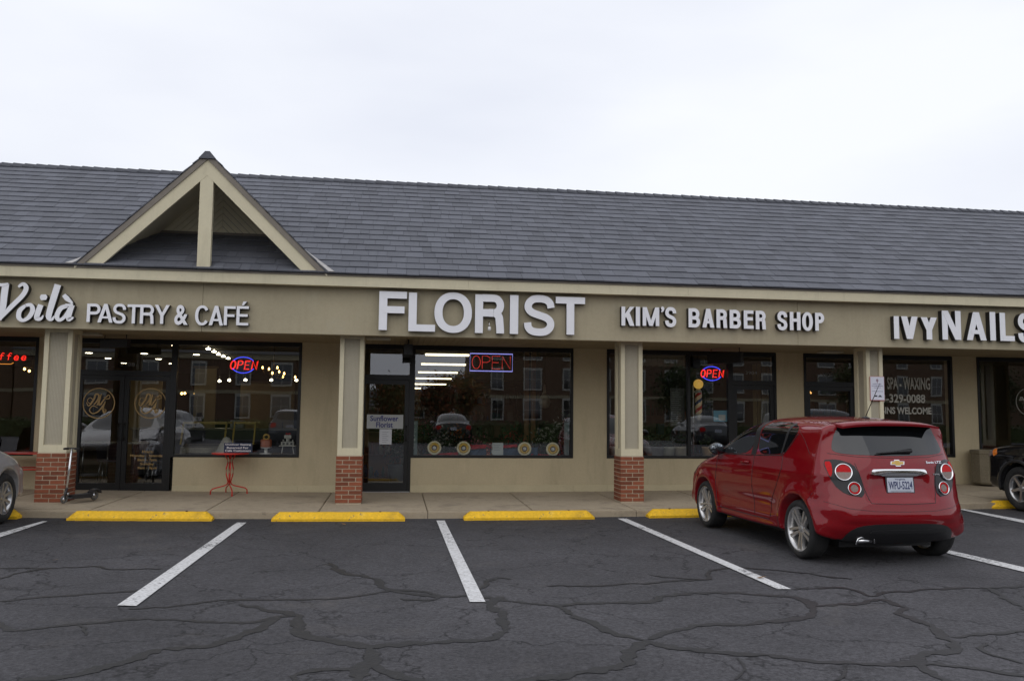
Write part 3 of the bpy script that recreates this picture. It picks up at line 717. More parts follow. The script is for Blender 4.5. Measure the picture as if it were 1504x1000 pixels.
def glyph_bm(ch, x0, x1, z0, z1, y, depth, tw):
    """block capital built from bars, rings and ribbons; tw = stem width in metres"""
    W, H, t = x1-x0, z1-z0, tw; h = t*.86; b = MB(); k = [0]
    def Y(): k[0] += 1; return y-.0012*k[0]
    def poly(P): b.prism([(x0+p[0], z0+p[1]) for p in P], Y(), y+depth, 'y')
    def rect(a, c, d, e): poly([(a, d), (c, d), (c, e), (a, e)])
    def rib(P, w=None, seg=1): stroke(b, [(x0+p[0], z0+p[1]) for p in P], w or t, Y(), y+depth, 0, seg=seg)
    def arcs(cx, cz, rx, rz, a0, a1, n=12): return [(cx+rx*math.cos(a0+(a1-a0)*i/n), cz+rz*math.sin(a0+(a1-a0)*i/n)) for i in range(n+1)]
    def ring(a0, a1, n=44):
        yy = Y(); full = abs(a1-a0) > 6.2; P = []
        for i in range(n if full else n+1):
            a = a0+(a1-a0)*i/n; c, s_ = math.cos(a), math.sin(a); e = .92
            c = math.copysign(abs(c)**e, c); s_ = math.copysign(abs(s_)**e, s_)
            P.append([b.bm.verts.new(v) for v in ((x0+W/2+W/2*c, yy, z0+H/2+H/2*s_), (x0+W/2+(W/2-t)*c, yy, z0+H/2+(H/2-h)*s_), (x0+W/2+(W/2-t)*c, y+depth, z0+H/2+(H/2-h)*s_), (x0+W/2+W/2*c, y+depth, z0+H/2+H/2*s_))])
        m_ = len(P)
        for i in range(m_ if full else m_-1):
            A, B = P[i], P[(i+1) % m_]
            for q in range(4): b.bm.faces.new((A[q], A[(q+1) % 4], B[(q+1) % 4], B[q]))
        if not full: b.bm.faces.new(P[0]); b.bm.faces.new(P[-1][::-1])
    def bowl(zt, zb, wx):
        r_ = (zt-zb-h)/2; cx = wx-t/2-r_*.9; yy = [(t*.9, zt-h/2)]+arcs(max(cx, t), (zt+zb)/2, wx-t/2-max(cx, t), r_, PI/2, -PI/2, 12)+[(t*.9, zb+h/2)]
        rib(yy, (h+t)/2)
    if ch == 'I': rect(0, W, 0, H)
    elif ch == 'L': rect(0, t, 0, H); rect(t*.5, W, 0, h)
    elif ch == 'T': rect(0, W, H-h, H); rect(W/2-t/2, W/2+t/2, 0, H-h*.5)
    elif ch == 'F': rect(0, t, 0, H); rect(t*.5, W, H-h, H); rect(t*.5, W*.92, H*.44, H*.44+h)
    elif ch in 'E\u00c9':
        if ch != 'E':
            poly([(W*.42, H*.84), (W*.58, H*.84), (W*.82, H), (W*.52, H)]); H = H*.80
        rect(0, t, 0, H); rect(t*.5, W, H-h, H); rect(t*.5, W, 0, h); rect(t*.5, W*.93, H*.45, H*.45+h)
    elif ch == 'H': rect(0, t, 0, H); rect(W-t, W, 0, H); rect(t*.5, W-t*.5, H*.46, H*.46+h)
    elif ch == 'P': rect(0, t, 0, H); bowl(H, H*.42, W)
    elif ch == 'R': rect(0, t, 0, H); bowl(H, H*.44, W*.98); rib([(W*.45, H*.44+h/2), (W*.62, H*.44+h/2)]+arcs(W*.62, H*.44+h/2-W*.22, W*.98-t*.62-W*.62, W*.22, PI/2, 0, 10)+[(W-t*.60, H*.16), (W-t*.57, H*.06), (W-t*.57, .0)], t*.98)
    elif ch == 'B': rect(0, t, 0, H); bowl(H, H*.5-h/2, W*.95); bowl(H*.5+h/2, 0, W)
    elif ch == 'O': ring(0, 2*PI)
    elif ch == 'C': ring(.62, 2*PI-.62)
    elif ch == 'S':
        S_ = [(1, .73), (.95, .87), (.78, .97), (.5, 1.0), (.22, .97), (.04, .84), (.04, .69), (.20, .58), (.5, .505), (.80, .43), (.97, .31), (.96, .15), (.78, .03), (.5, 0), (.2, .03), (.04, .13), (0, .28)]
        rib([(t/2+p[0]*(W-t), h/2+p[1]*(H-h)) for p in S_], (t+h)/2, 5)
    elif ch == 'A': a = t*1.08; poly([(0, 0), (a, 0), (W/2+a*.5, H), (W/2-a*.5, H)]); poly([(W-a, 0), (W, 0), (W/2+a*.5, H), (W/2-a*.5, H)]); rect(W*.22, W*.78, H*.22, H*.22+h*.8)
    elif ch == 'V': a = t*1.08; poly([(0, H), (a, H), (W/2+a*.5, 0), (W/2-a*.5, 0)]); poly([(W-a, H), (W, H), (W/2+a*.5, 0), (W/2-a*.5, 0)])
    elif ch == 'Y': a = t*1.12; poly([(0, H), (a, H), (W/2+t*.5, H*.42), (W/2-t*.5, H*.42)]); poly([(W-a, H), (W, H), (W/2+t*.5, H*.42), (W/2-t*.5, H*.42)]); rect(W/2-t/2, W/2+t/2, 0, H*.46)
    elif ch == 'K': a = t*1.2; rect(0, t, 0, H); poly([(t*.9, H*.38), (t*.9, H*.60), (W-a, H), (W, H)]); poly([(W*.34, H*.50), (W*.34+t, H*.68), (W, 0), (W-a, 0)])
    elif ch == 'N': a = t*1.1; rect(0, t, 0, H); rect(W-t, W, 0, H); poly([(0, H), (a, H), (W, 0), (W-a, 0)])
    elif ch == 'M': a = t*.95; rect(0, t*.95, 0, H); rect(W-t*.95, W, 0, H); poly([(t*.1, H), (t*1.1, H), (W/2+a*.5, 0), (W/2-a*.5, 0)]); poly([(W-t*1.1, H), (W-t*.1, H), (W/2+a*.5, 0), (W/2-a*.5, 0)])
    else: b.bm.free(); return None
    bmesh.ops.recalc_face_normals(b.bm, faces=b.bm.faces[:]); b.bm.normal_update()
    for f in b.bm.faces: f.material_index = 0 if f.normal.y < -.8 else 1
    return b.bm

# ------------------------------------------------------------------ wall signs
SF = -.385    # front plane of the letters
def sign(name, label, letters, org, s, stem=.05, bold=.03, depth=.10, res=8):
    root = empty(name, (at(org[0]+letters[0][1]/s, org[1]+letters[0][3]/s, SF).x, -.285, 3.0), 0, label, 'shop sign')
    for L_ in letters:
        ch, x0, x1, y0, y1 = L_[:5]; bo = L_[5] if len(L_) > 5 else bold
        a = at(org[0]+x0/s, org[1]+y0/s, SF); c = at(org[0]+x1/s, org[1]+y1/s, SF)
        bm = glyph_bm(ch, a.x, c.x, c.z, a.z, SF, depth, stem) or text_bm(ch, a.x, c.x, c.z, a.z, SF, depth, bo, 0, res)
        o = meshobj('letter', bm, [WHITEL, BLACKL], root); o.matrix_parent_inverse = Matrix.Translation(-root.location)
    return root
sign('florist_sign', 'biggest white block letters FLORIST above the large window', [('F', 58, 243, 59, 331), ('L', 262, 441, 68, 339), ('O', 440, 694, 64, 350), ('R', 720, 922, 81, 352), ('I', 960, 1015, 86, 355), ('S', 1055, 1268, 85, 368), ('T', 1275, 1477, 97, 362)], (545, 415), 4.7, stem=.128, depth=.07)
sign('pastry_sign', 'white capitals reading PASTRY & CAFÉ left of the florist sign', [('P', 48, 156, 92, 250), ('A', 140, 262, 93, 254), ('S', 268, 372, 92, 262), ('T', 390, 492, 98, 262), ('R', 500, 612, 100, 264), ('Y', 622, 742, 102, 265), ('&', 792, 900, 102, 275), ('C', 967, 1080, 106, 278), ('A', 1085, 1200, 110, 278), ('F', 1212, 1303, 113, 277), ('É', 1320, 1415, 72, 278)], (120, 430), 5.785, stem=.046, bold=.022)
sign('barber_sign', "white condensed capitals reading KIM'S BARBER SHOP", [('K', 120, 298, 142, 410), ('I', 318, 376, 146, 410), ('M', 412, 642, 150, 413), ('\u2019', 665, 712, 142, 225), ('S', 720, 880, 150, 426), ('B', 1045, 1208, 166, 432), ('A', 1235, 1402, 172, 435), ('R', 1430, 1582, 180, 440),
     ('B', 1612, 1772, 187, 446), ('E', 1807, 1945, 195, 451), ('R', 1972, 2118, 200, 460), ('S', 2268, 2414, 207, 470), ('H', 2442, 2594, 216, 471), ('O', 2612, 2765, 218, 480), ('P', 2792, 2924, 228, 479)], (900, 435), 9.4, stem=.064, bold=.03)
sign('nails_sign', 'white capitals reading IVY NAILS with deep black sides at the right end', [('I', 92, 155, 178, 425), ('V', 172, 358, 180, 428), ('Y', 385, 568, 190, 435), ('N', 612, 826, 118, 437), ('A', 875, 1100, 133, 442), ('I', 1129, 1202, 133, 443), ('L', 1237, 1405, 142, 450), ('S', 1430, 1600, 148, 465)], (1300, 440), 7.373, stem=.105, bold=.04, depth=.12)
# script word
vo = empty('script_sign', (at(10, 450, SF).x, -.285, 3.0), 0, 'white slanted script word Voilà with black sides at the left end', 'shop sign')
def V2(x, y): q = at(x/10, 400+y/10, SF); return (q.x, q.z)
def letter(strokes):
    b = MB()
    for k, (pts, wd) in enumerate(strokes):
        n0 = len(b.bm.faces)
        stroke(b, [V2(*p) for p in pts], [w_/10*.0113 for w_ in wd] if isinstance(wd, (list, tuple)) else wd/10*.0113, SF-k*.0025, SF+.10, 0)
    b.bm.normal_update(); bmesh.ops.recalc_face_normals(b.bm, faces=b.bm.faces[:])
    for f in b.bm.faces: f.material_index = 0 if abs(f.normal.y) > .8 else 1
    o = meshobj('letter', b.bm, [WHITEL, BLACKL], vo); o.matrix_parent_inverse = Matrix.Translation(-vo.location)
letter([([(85, 165), (62, 330), (40, 520), (-10, 700)], [85, 85, 78, 55]), ([(-10, 700), (150, 520), (330, 340), (385, 230), (340, 172), (270, 215)], [30, 60, 62, 62, 48, 30]), ([(-140, 250), (-60, 185), (40, 185), (125, 165)], [20, 40, 44, 22])])
letter([([(375, 485), (290, 560), (275, 660), (340, 705), (430, 650), (480, 550), (450, 480), (375, 485)], [40, 62, 60, 42, 56, 62, 50, 40])])
letter([([(600, 475), (560, 580), (540, 670), (600, 680), (635, 630)], [70, 72, 66, 40, 14]), ([(640, 325), (640, 366), (640, 407)], [60, 96, 60])])
letter([([(850, 180), (780, 400), (715, 640), (760, 690), (795, 640)], [85, 82, 74, 40, 14])])
letter([([(990, 490), (890, 530), (835, 640), (870, 700), (950, 650), (1030, 520)], [50, 62, 62, 46, 44, 48]), ([(1060, 480), (1020, 600), (1010, 690), (1080, 660)], [66, 68, 60, 20]), ([(960, 480), (1075, 482)], [34, 34])])
letter([([(935, 330), (985, 385), (1065, 455)], [50, 66, 22])])
# small floodlight on the frieze under the R
fl = empty('floodlight', tuple(at(718, 478, -.30)), 0, 'small spotlight on an arm under the letter R of the florist sign', 'lamp')
MB().tube([(0, .02, .06), (0, -.05, .05), (0, -.08, -.03)], .008, 8).build('arm', ALU, fl)
MB().lathe([(0, -.03), (.022, -.03), (.03, -.09), (0, -.095)], 16, c=(0, -.085, 0)).build('lamp_head', WHITE, fl)

# ------------------------------------------------------------------ things hanging under the canopy
def blade(px, py, Y0, Y1, h, label, tilt=0., th=.05):
    c = at(px, py, Y0)
    o = empty('hanging_sign', (c.x, Y0, 2.68), tilt, label, 'hanging sign', 'black signs hung under the canopy')
    MB().box(-th/2, th/2, 0, Y1-Y0, -.08-h, -.08, bev=.006).build('board', mat('black_signboard', (.012, .012, .013), .45), o)
    b = MB()
    for y in (.06, Y1-Y0-.06): b.tube([(0, y, 0.01), (0, y, -.11)], .008, 6)
    b.build('hanger', BLACKF, o)
blade(190, 492, .9, 1.5, .13, 'black sign hung from the soffit before the double glass doors', 1.05, .08)
blade(600, 500, .6, 1.45, .18, 'black sign seen edge-on above the florist door', 0., .15)
blade(1090, 512, .75, 1.5, .20, 'black sign hung from the soffit over the barber shop door', .55, .08)
def soflight(px, py, label):
    p = atz(px, py, 2.681)
    o = empty('soffit_light', tuple(p), 0, label, 'light', 'flat white lights in the canopy soffit')
    MB().box(-.2, .2, -.14, .14, -.035, -.001, bev=.01).build('diffuser', mat('soffit_diffuser', (.5, .47, .38), .4), o)
soflight(128, 489, 'square white soffit light right of the leftmost brick column'); soflight(556, 496, 'white soffit light above the florist door'); soflight(1219, 516, 'white soffit light above the glass door between barber and nail shop')

# ------------------------------------------------------------------ neon signs
def neonmat(n, c, s): return mat(n, (.02, .02, .02), .5, emit=(c, s))
NR2 = neonmat('neon_dim_red', (1, .05, .04), .85)
NR, NB_, NP = neonmat('neon_red', (1, .025, .015), 1.5), neonmat('neon_blue', (.05, .07, 1), 1.5), neonmat('neon_pale_blue', (.35, .35, 1), 1.0)
def neon_letters(b, segs, ox, oz, w_, h_, y, r=.007, sh=0):
    for s_ in segs: b.tube([(ox+(p[0]*w_)+sh*p[1]*h_, y, oz+p[1]*h_) for p in s_], r, 6)
def arc(cx, cz, rx, rz, a0, a1, n=14): return [(cx+rx*math.cos(a0+(a1-a0)*i/n), cz+rz*math.sin(a0+(a1-a0)*i/n)) for i in range(n+1)]
GL = {'O': [arc(.5, .5, .5, .5, 0, 2*PI, 20)], 'P': [[(0, 0), (0, 1), (.6, 1), (.95, .88), (.95, .62), (.6, .5), (.05, .5)]], 'E': [[(1, 1), (0, 1), (0, 0), (1, 0)], [(.05, .5), (.8, .5)]], 'N': [[(0, 0), (0, 1), (1, 0), (1, 1)]],
      'C': [arc(.5, .5, .5, .5, .8, 5.5, 16)], 'f': [[(.9, .9), (.6, 1), (.4, .85), (.4, 0)], [(.1, .6), (.8, .6)]], 'o': [arc(.5, .3, .45, .3, 0, 2*PI, 16)], 'e': [[(.05, .32), (.9, .32), (.8, .55), (.5, .62), (.15, .5), (.05, .28), (.25, .03), (.6, 0), (.9, .12)]]}
def open_sign(name, p0, p1, label, dbl=0.007, frame='oval', sh=0., y=WY+.10):
    a, b = at(p0[0], p0[1], y), at(p1[0], p1[1], y); w_, h_ = b.x-a.x, a.z-b.z; cx, cz = (a.x+b.x)/2, (a.z+b.z)/2
    o = empty(name, (cx, y, cz), 0, label, 'neon sign', 'lit OPEN signs in the shop windows')
    t = MB(); lw = w_*.19; gap = w_*.065 if frame != 'rect' else w_*.045; tot = 4*lw+3*gap; hh = h_*(.55 if frame == 'oval' else .74)
    for i, ch in enumerate('OPEN'):
        for k in (0, 1):
            e_ = k*.02
            neon_letters(t, GL[ch], -tot/2+i*(lw+gap)+k*dbl, -hh/2+k*dbl, lw-2*k*dbl, hh-2*k*dbl, k*.004, .0065 if frame == 'oval' else .0042, sh) if (frame == 'oval' or not k) else None
    t.build('letters', NR if frame == 'oval' else NR2, o)
    f = MB()
    if frame == 'oval':
        for a0, a1 in ((.55, PI-.55), (PI+.45, 2*PI-.45)):
            f.tube([(q[0], 0, q[1]) for q in arc(0, 0, w_*.42, h_*.5, a0, a1)], .008, 6)
        f.build('border', NB_, o)
        MB().lathe([(0, .0), (.5, 0), (.5, .01), (0, .01)], 40, 'y', c=(0, .03, 0)).build('backing', BLACKP, o).scale = (w_*1.02, 1, h_*1.1)
    else:
        f.tube([(-w_/2, 0, -h_/2), (w_/2, 0, -h_/2), (w_/2, 0, h_/2), (-w_/2, 0, h_/2)], .010, 6, closed=True); f.build('border', NP, o)
    MB().tube([(-w_*.3, .02, h_*.4), (-w_*.3, .02, 2.66-cz)], .003, 5).tube([(w_*.3, .02, h_*.4), (w_*.3, .02, 2.66-cz)], .003, 5).build('wire', BLACKP, o)
    return o
open_sign('neon_open_sign', (337, 524), (377.5, 548), 'red OPEN neon in a blue oval in the pastry shop window', .012, sh=.15)
open_sign('neon_open_sign', (690.5, 519), (752.5, 545.5), 'rectangular OPEN neon with pale blue frame in the florist window', .022, 'rect')
open_sign('neon_open_sign', (1028, 538), (1063, 559), 'bright red OPEN neon in a blue oval above the barber pole', .012, sh=.12)
y = WY+.10; c = at(8, 524, y); cf = empty('neon_coffee_sign', (c.x, y, c.z), 0, 'red Coffee neon on an oval board in the leftmost window', 'neon sign')
MB().lathe([(0, 0), (.5, 0), (.5, .012), (0, .012)], 40, 'y', c=(0, .03, 0)).build('backing', BLACKP, cf).scale = (.88, 1, .36)
t = MB(); X = -.38
for ch, w_ in (('C', .12), ('o', .09), ('f', .09), ('f', .09), ('e', .09), ('e', .09)):
    for k in (0, .01): neon_letters(t, GL[ch], X+k, -.055+k, w_-2*k, .125-k, k*.2, .006, .1)
    X += w_+.03
t.build('letters', NR, cf)
MB().tube([(-.14+.0, -.01, -.10), (-.10, -.01, -.125), (.10, -.01, -.125), (.14, -.01, -.10)], .005, 6).build('cup_outline', neonmat('neon_amber', (1, .35, .05), 1.2), cf)

# ------------------------------------------------------------------ lit lamps inside the shops (they are seen glowing in the photograph)
WARMW = neonmat('lamp_glow', (1, .88, .62), 12.); AMBER = neonmat('bulb_glow', (1, .58, .18), 9.); TUBEL = neonmat('tube_glow', (1, .86, .56), 3.)
for i, (px, py, wh) in enumerate([(130.7, 518, 'leftmost, just right of the brick column'), (169.6, 505, 'highest left one above the double doors'), (158.8, 526, 'above the left door leaf'), (182, 533, 'lowest one over the street number'), (211.8, 519, 'above the right door leaf'),
                              (233, 527, 'right part of the door transom'), (252, 533.7, 'low beside the door mullion'), (257.5, 507, 'top right corner of the transom'), (288.7, 520.6, 'top left of the wide pastry window')]):
    p = atz(px, py, 2.99)
    if p.y > 23: p = at(px, py, 22)
    o = empty('recessed_light', tuple(p), 0, 'small round ceiling light inside the pastry shop, '+wh, 'ceiling light', 'ceiling lights in the pastry shop')
    MB().lathe([(0, -.012), (.085, -.012), (.085, .0), (0, .0)], 20).build('lens', WARMW, o)
    MB().lathe([(.087, -.006), (.11, -.006), (.11, .004), (.087, .004)], 20).build('ring', WHITE, o)
for i, (px, py) in enumerate([(306, 512), (314.5, 516), (321, 520), (328, 523), (335, 526)]):
    p = at(px, py, 7.5+i*1.1)
    o = empty('pendant_lamp', tuple(p), 0, ('first', 'second', 'third', 'fourth', 'fifth')[i]+' from the left of the row of bright pendant lamps high in the pastry window', 'pendant lamp', 'row of pendant lamps in the pastry shop')
    MB().lathe([(0, -.03), (.05, -.025), (.058, 0), (.025, .02), (0, .03)], 14).build('bulb', WARMW, o)
    MB().tube([(0, 0, .03), (0, 0, max(.2, 2.99-p.z))], .012, 6).build('stem', ALU, o)
for i, (px, py) in enumerate([(313.5, 561), (322.5, 559), (336.6, 558), (360.5, 557.7), (398.5, 557.7), (435.3, 558)]):
    p = at(px, py, 13)
    o = empty('wall_spot', tuple(p), 0, ('first', 'second', 'third', 'fourth', 'fifth', 'sixth')[i]+' from the left of the lower row of spot lamps below the oval OPEN neon', 'lamp', 'lower row of spot lamps in the pastry shop')
    MB().lathe([(0, -.045), (.04, -.035), (.048, 0), (.02, .03), (0, .035)], 14).build('bulb', WARMW, o)
    MB().tube([(0, 0, .04), (0, 0, 2.99-p.z)], .01, 5).build('stem', BLACKP, o)
p0 = at(402, 548, 6.0); ch = empty('chandelier', tuple(p0), 0, 'branching chandelier with glowing amber bulbs in the right half of the pastry window', 'chandelier')
arms = MB(); arms.tube([(0, 0, 0), (0, 0, 2.99-p0.z)], .012, 6)
for px, py in [(385.7, 540), (395, 542), (400, 548), (407.4, 540), (410, 546), (417.4, 548.7), (415.6, 553.5), (433.5, 554)]:
    q = at(px, py, 6.0+.25*math.sin(px))-p0
    arms.tube([(0, 0, .1), (q.x*.5, q.y*.5, -.12), (q.x, q.y, q.z-.05)], .008, 5)
    MB().lathe([(0, -.03), (.018, -.015), (.02, .008), (.01, .03), (0, .038)], 10, c=q).build('bulb', AMBER, ch)
arms.build('arms', mat('dark_brass', (.12, .08, .03), .4, metal=.8), ch)
for lab, lst in (('string of small orange bulbs low at the left of the wide pastry window', [(266.8, 578), (271.4, 577.5), (286.6, 578), (294.5, 578)]), ('pair of small orange bulbs below the Coffee neon', [(36, 542), (43, 545), (59, 543.5)])):
    p0 = at(*lst[0], 9.); o = empty('bulb_bar', tuple(p0), 0, lab, 'lamp'); b = MB(); e_ = at(*lst[-1], 9.)-p0
    b.tube([(0, 0, .05), (e_.x, 0, .05+e_.z)], .01, 6); b.tube([(e_.x/2, 0, .05), (e_.x/2, 0, 2.99-p0.z)], .008, 6); b.build('bar', BLACKP, o)
    for l_ in lst:
        q = at(*l_, 9.)-p0; MB().lathe([(0, -.035), (.03, -.01), (.026, .02), (0, .04)], 10, c=q).build('bulb', AMBER, o)
for i, (a, b_, y_) in enumerate([(625, 689, 519.8), (619, 684, 534), (614.5, 672, 546), (611, 663, 555), (608, 655, 563.3), (606, 650, 569.5), (646.5, 684, 575.3)]):
    p = atz((a+b_)/2, y_, 2.99)
    if p.y > 23.5: p = at((a+b_)/2, y_, 23.5-(.3*(8-i)) if i < 6 else 23.2)
    k = (p.y-CAM.y)/FPX; wd = (b_-a)*k
    o = empty('tube_light', tuple(p), 0, ('first and nearest', 'second', 'third', 'fourth', 'fifth', 'sixth', 'lowest and rightmost')[i]+' yellowish ceiling tube light from the top in the florist window', 'ceiling light', 'ceiling tube lights in the florist shop')
    MB().box(-wd/2, wd/2, -.09, .09, -.05, -.004, bev=.012).build('diffuser', TUBEL, o)
    MB().box(-wd/2-.02, wd/2+.02, -.1, .1, -.003, .008).build('housing', WHITE, o)
p = at(1189, 585, 6.); o = empty('wall_lamp', tuple(p), 0, 'warm glowing lamp inside the glass door between barber and nail shop', 'lamp')
MB().lathe([(0, -.2), (.05, -.15), (.06, 0), (.05, .15), (0, .2)], 14).build('shade', neonmat('amber_glow', (1, .5, .15), 1.6), o)
MB().box(-.03, .03, .06, .12, -.1, .1).build('mount', ALU, o)

# interior furnishing seen dimly
def slab(name, x0, x1, y0, y1, z0, z1, m, label, cat, bev=.01, group=None):
    o = MB().box(x0, x1, y0, y1, z0, z1, bev=bev).build(name, m); tag(o, label, cat, group); return o
WOODP = mat('orange_wood', (.30, .14, .04), .5, noise_=[(3, .2)])
for i, px in enumerate((773, 783, 827)):
    q = at(px, 600, 4.2)
    tag(MB().box(q.x-.05, q.x+.05, 4.15, 4.25, 0, 2.99, bev=.01).box(q.x-.09, q.x+.09, 4.11, 4.29, 0, .15).build('wooden_post', WOODP), ('orange wooden post left of the one nearest the vase in the florist shop', 'orange wooden post just left of the hanging white vase in the florist shop', 'orange wooden post near the right edge of the florist window')[i], 'post', 'wooden posts in the florist shop')
q = at(800, 583, 4.0); vs_ = empty('hanging_vase', (q.x, 4.0, q.z-.15), 0, 'pale drop-shaped vase glowing faintly behind the right part of the florist window', 'vase')
MB().lathe([(0, -.1), (.10, -.06), (.13, .05), (.09, .16), (.03, .26), (.02, .42), (0, .43)], 20).build('body', mat('frosted_vase', (.5, .45, .32), .3), vs_)
MB().tube([(0, 0, .43), (0, 0, 2.99-q.z+.15)], .005, 5).build('cord', BLACKP, vs_)

# florist window display
yD = WY+.16; SZ = .675
def roundel(px, py, label):
    c = at(px, py, WY+.07); o = empty('wreath_roundel', (c.x, c.y, c.z), 0, label, 'window ornament', 'round gold and cream ornaments in the florist window')
    MB().lathe([(.095, 0), (.128, 0), (.128, .012), (.095, .012)], 36, 'y').build('cream_rim', mat('roundel_cream', (.66, .62, .44), .7, noise_=[(40, .15)]), o)
    MB().lathe([(.050, -.004), (.094, -.004), (.094, .01), (.050, .01)], 36, 'y').build('gold_ring', mat('roundel_gold', (.55, .36, .06), .6, noise_=[(50, .3)]), o)
    MB().lathe([(.034, -.002), (.049, -.002), (.049, .01), (.034, .01)], 36, 'y').build('brown_ring', mat('roundel_brown', (.06, .035, .02), .6), o)
    MB().lathe([(0, -.006), (.033, -.006), (.033, .01), (0, .01)], 24, 'y').build('centre', mat('roundel_centre', (.55, .56, .54), .6, noise_=[(90, .3)]), o)
for px, py, l_ in ((638, 657.5, 'round gold ornament at the far left of the florist window'), (681, 658, 'round gold ornament second from the left, beside the red cloth'), (770.5, 659, 'round gold ornament between the small poster and the rightmost ornament'), (812, 659.5, 'round gold ornament at the right end of the florist window')): roundel(px, py, l_)
def swag(name, pts, m, label, y, amp=.012):
    """cloth hanging: list of (px, top, bottom)"""
    bm = bmesh.new(); prev = None; n = 14
    for i in range(len(pts)-1):
        for k in range(n+(1 if i == len(pts)-2 else 0)):
            t = k/n; v = [pts[i][j]+(pts[i+1][j]-pts[i][j])*t for j in range(3)]
            col = []
            for s_ in range(5):
                q = at(v[0], v[1]+(v[2]-v[1])*s_/4, y); col.append(bm.verts.new((q.x, y+amp*math.sin(q.x*38+s_*.7)+.01*s_*0, q.z)))
            if prev: [bm.faces.new((prev[s_], col[s_], col[s_+1], prev[s_+1])) for s_ in range(4)]
            prev = col
    r = bmesh.ops.solidify(bm, geom=bm.faces[:], thickness=.004)
    o = meshobj(name, bm, m, smooth=True); tag(o, label, 'cloth'); return o
swag('blue_cloth', [(690, 661, 669), (720, 659, 669), (760, 658, 669), (790, 656, 669)], mat('blue_cloth', (.08, .16, .27), .85, noise_=[(30, .2)]), 'blue grey cloth draped along the sill behind the small poster', WY+.19)
swag('red_cloth', [(690, 653, 660), (712, 652.5, 658), (735, 654, 658.5), (760, 652, 656)], mat('red_cloth', (.75, .015, .02), .8, noise_=[(30, .2)]), 'upper red cloth draped above the blue cloth in the florist window', WY+.21)
swag('red_cloth', [(614, 668, 671), (650, 665, 671), (673, 663.5, 670)], mat('red_cloth', (0, 0, 0)), 'red cloth running low under the two left gold ornaments', WY+.2)
swag('red_cloth', [(778, 666, 670), (800, 667, 671), (824, 666, 670)], mat('red_cloth', (0, 0, 0)), 'red cloth running low under the two right gold ornaments', WY+.2)
a = at(722, 650, WY+.09); b_ = at(739, 669, WY+.09)
po = empty('small_poster', (a.x, WY+.09, b_.z), 0, 'small white poster with a flower picture between the gold ornaments', 'poster')
MB().box(0, b_.x-a.x, 0, .006, 0, a.z-b_.z).build('paper', mat('poster_paper', (.42, .46, .46), .7), po)
fl_ = MB(); r = random.Random(4)
for k in range(46): 
    s_ = r.uniform(.008, .02); xx, zz = r.uniform(-.10, .01), r.uniform(.01, .24); fl_.lathe([(0, -.004), (s_, -.003), (s_*.6, .0), (0, .002)], 7, 'y', c=(xx, -.004-k*.0003, zz), mi=k % 3)
fl_.build('flower_picture', [mat('petal_pink', (.45, .2, .16), .7), mat('petal_red', (.22, .03, .02), .7), mat('leaf_dark', (.05, .06, .03), .7)], po)
for i, (wd, zz) in enumerate(((.12, .19), (.10, .16), (.13, .13), (.11, .10))): MB().box(.045, .045+wd, -.002, -.0005, zz, zz+.007).build('text_line', mat('print_grey', (.2, .22, .25), .7), po)
for px, lab, tx in ((609, 'narrow vertical strip sign with letters at the left edge of the florist window', 'FLORIST'), (832.5, 'narrow pale vertical strip at the right edge of the florist window', '')):
    a = at(px-4, 618 if tx else 620, WY+.05); b_ = at(px+3.5, 668, WY+.05); o = empty('strip_sign', (a.x, WY+.05, b_.z), 0, lab, 'strip sign')
    MB().box(0, b_.x-a.x, 0, .004, 0, a.z-b_.z).build('strip', mat('strip_glass_blue', (.10, .15, .155), .4), o)
    for i, chh in enumerate(tx):
        zz = (a.z-b_.z)-.075-i*.073; meshobj('letter', text_bm(chh, .025, .068, zz, zz+.05, -.003, .002, .01, 0, 2, (0, 0)), mat('strip_letter', (.45, .5, .48), .6), o)
# door sign and paper of the florist
a = at(539, 608.5, WY+.012); b_ = at(592, 629.5, WY+.012); o = empty('door_sign', (a.x, WY+.012, b_.z), 0, 'white sign with blue lettering Sunflower Florist on the florist door', 'sign')
MB().box(0, b_.x-a.x, 0, .006, 0, a.z-b_.z).build('board', mat('sign_board', (.40, .41, .40), .6), o)
NAVY = mat('navy_print', (.03, .03, .16), .6)
meshobj('lettering', text_bm('Sunflower', .06, .57, .135, .235, -.003, .003, .02, 0, 3, (0, 0)), NAVY, o); meshobj('lettering', text_bm('Florist', .17, .47, .02, .12, -.003, .003, .02, 0, 3, (0, 0)), NAVY, o)
a = at(557.5, 629.9, WY+.014); b_ = at(575, 652.5, WY+.014); o = empty('hours_paper', (a.x, WY+.014, b_.z), 0, 'small white notice with short lines under the sunflower door sign', 'notice')
MB().box(0, b_.x-a.x, 0, .003, 0, a.z-b_.z).build('paper', mat('white_paper', (.55, .56, .58), .7), o)
for i in range(6): MB().box(.05, .05+(.11 if i % 2 else .08), -.002, -.0005, .04+i*.036, .046+i*.036).build('text_line', mat('print_grey', (0, 0, 0)), o)

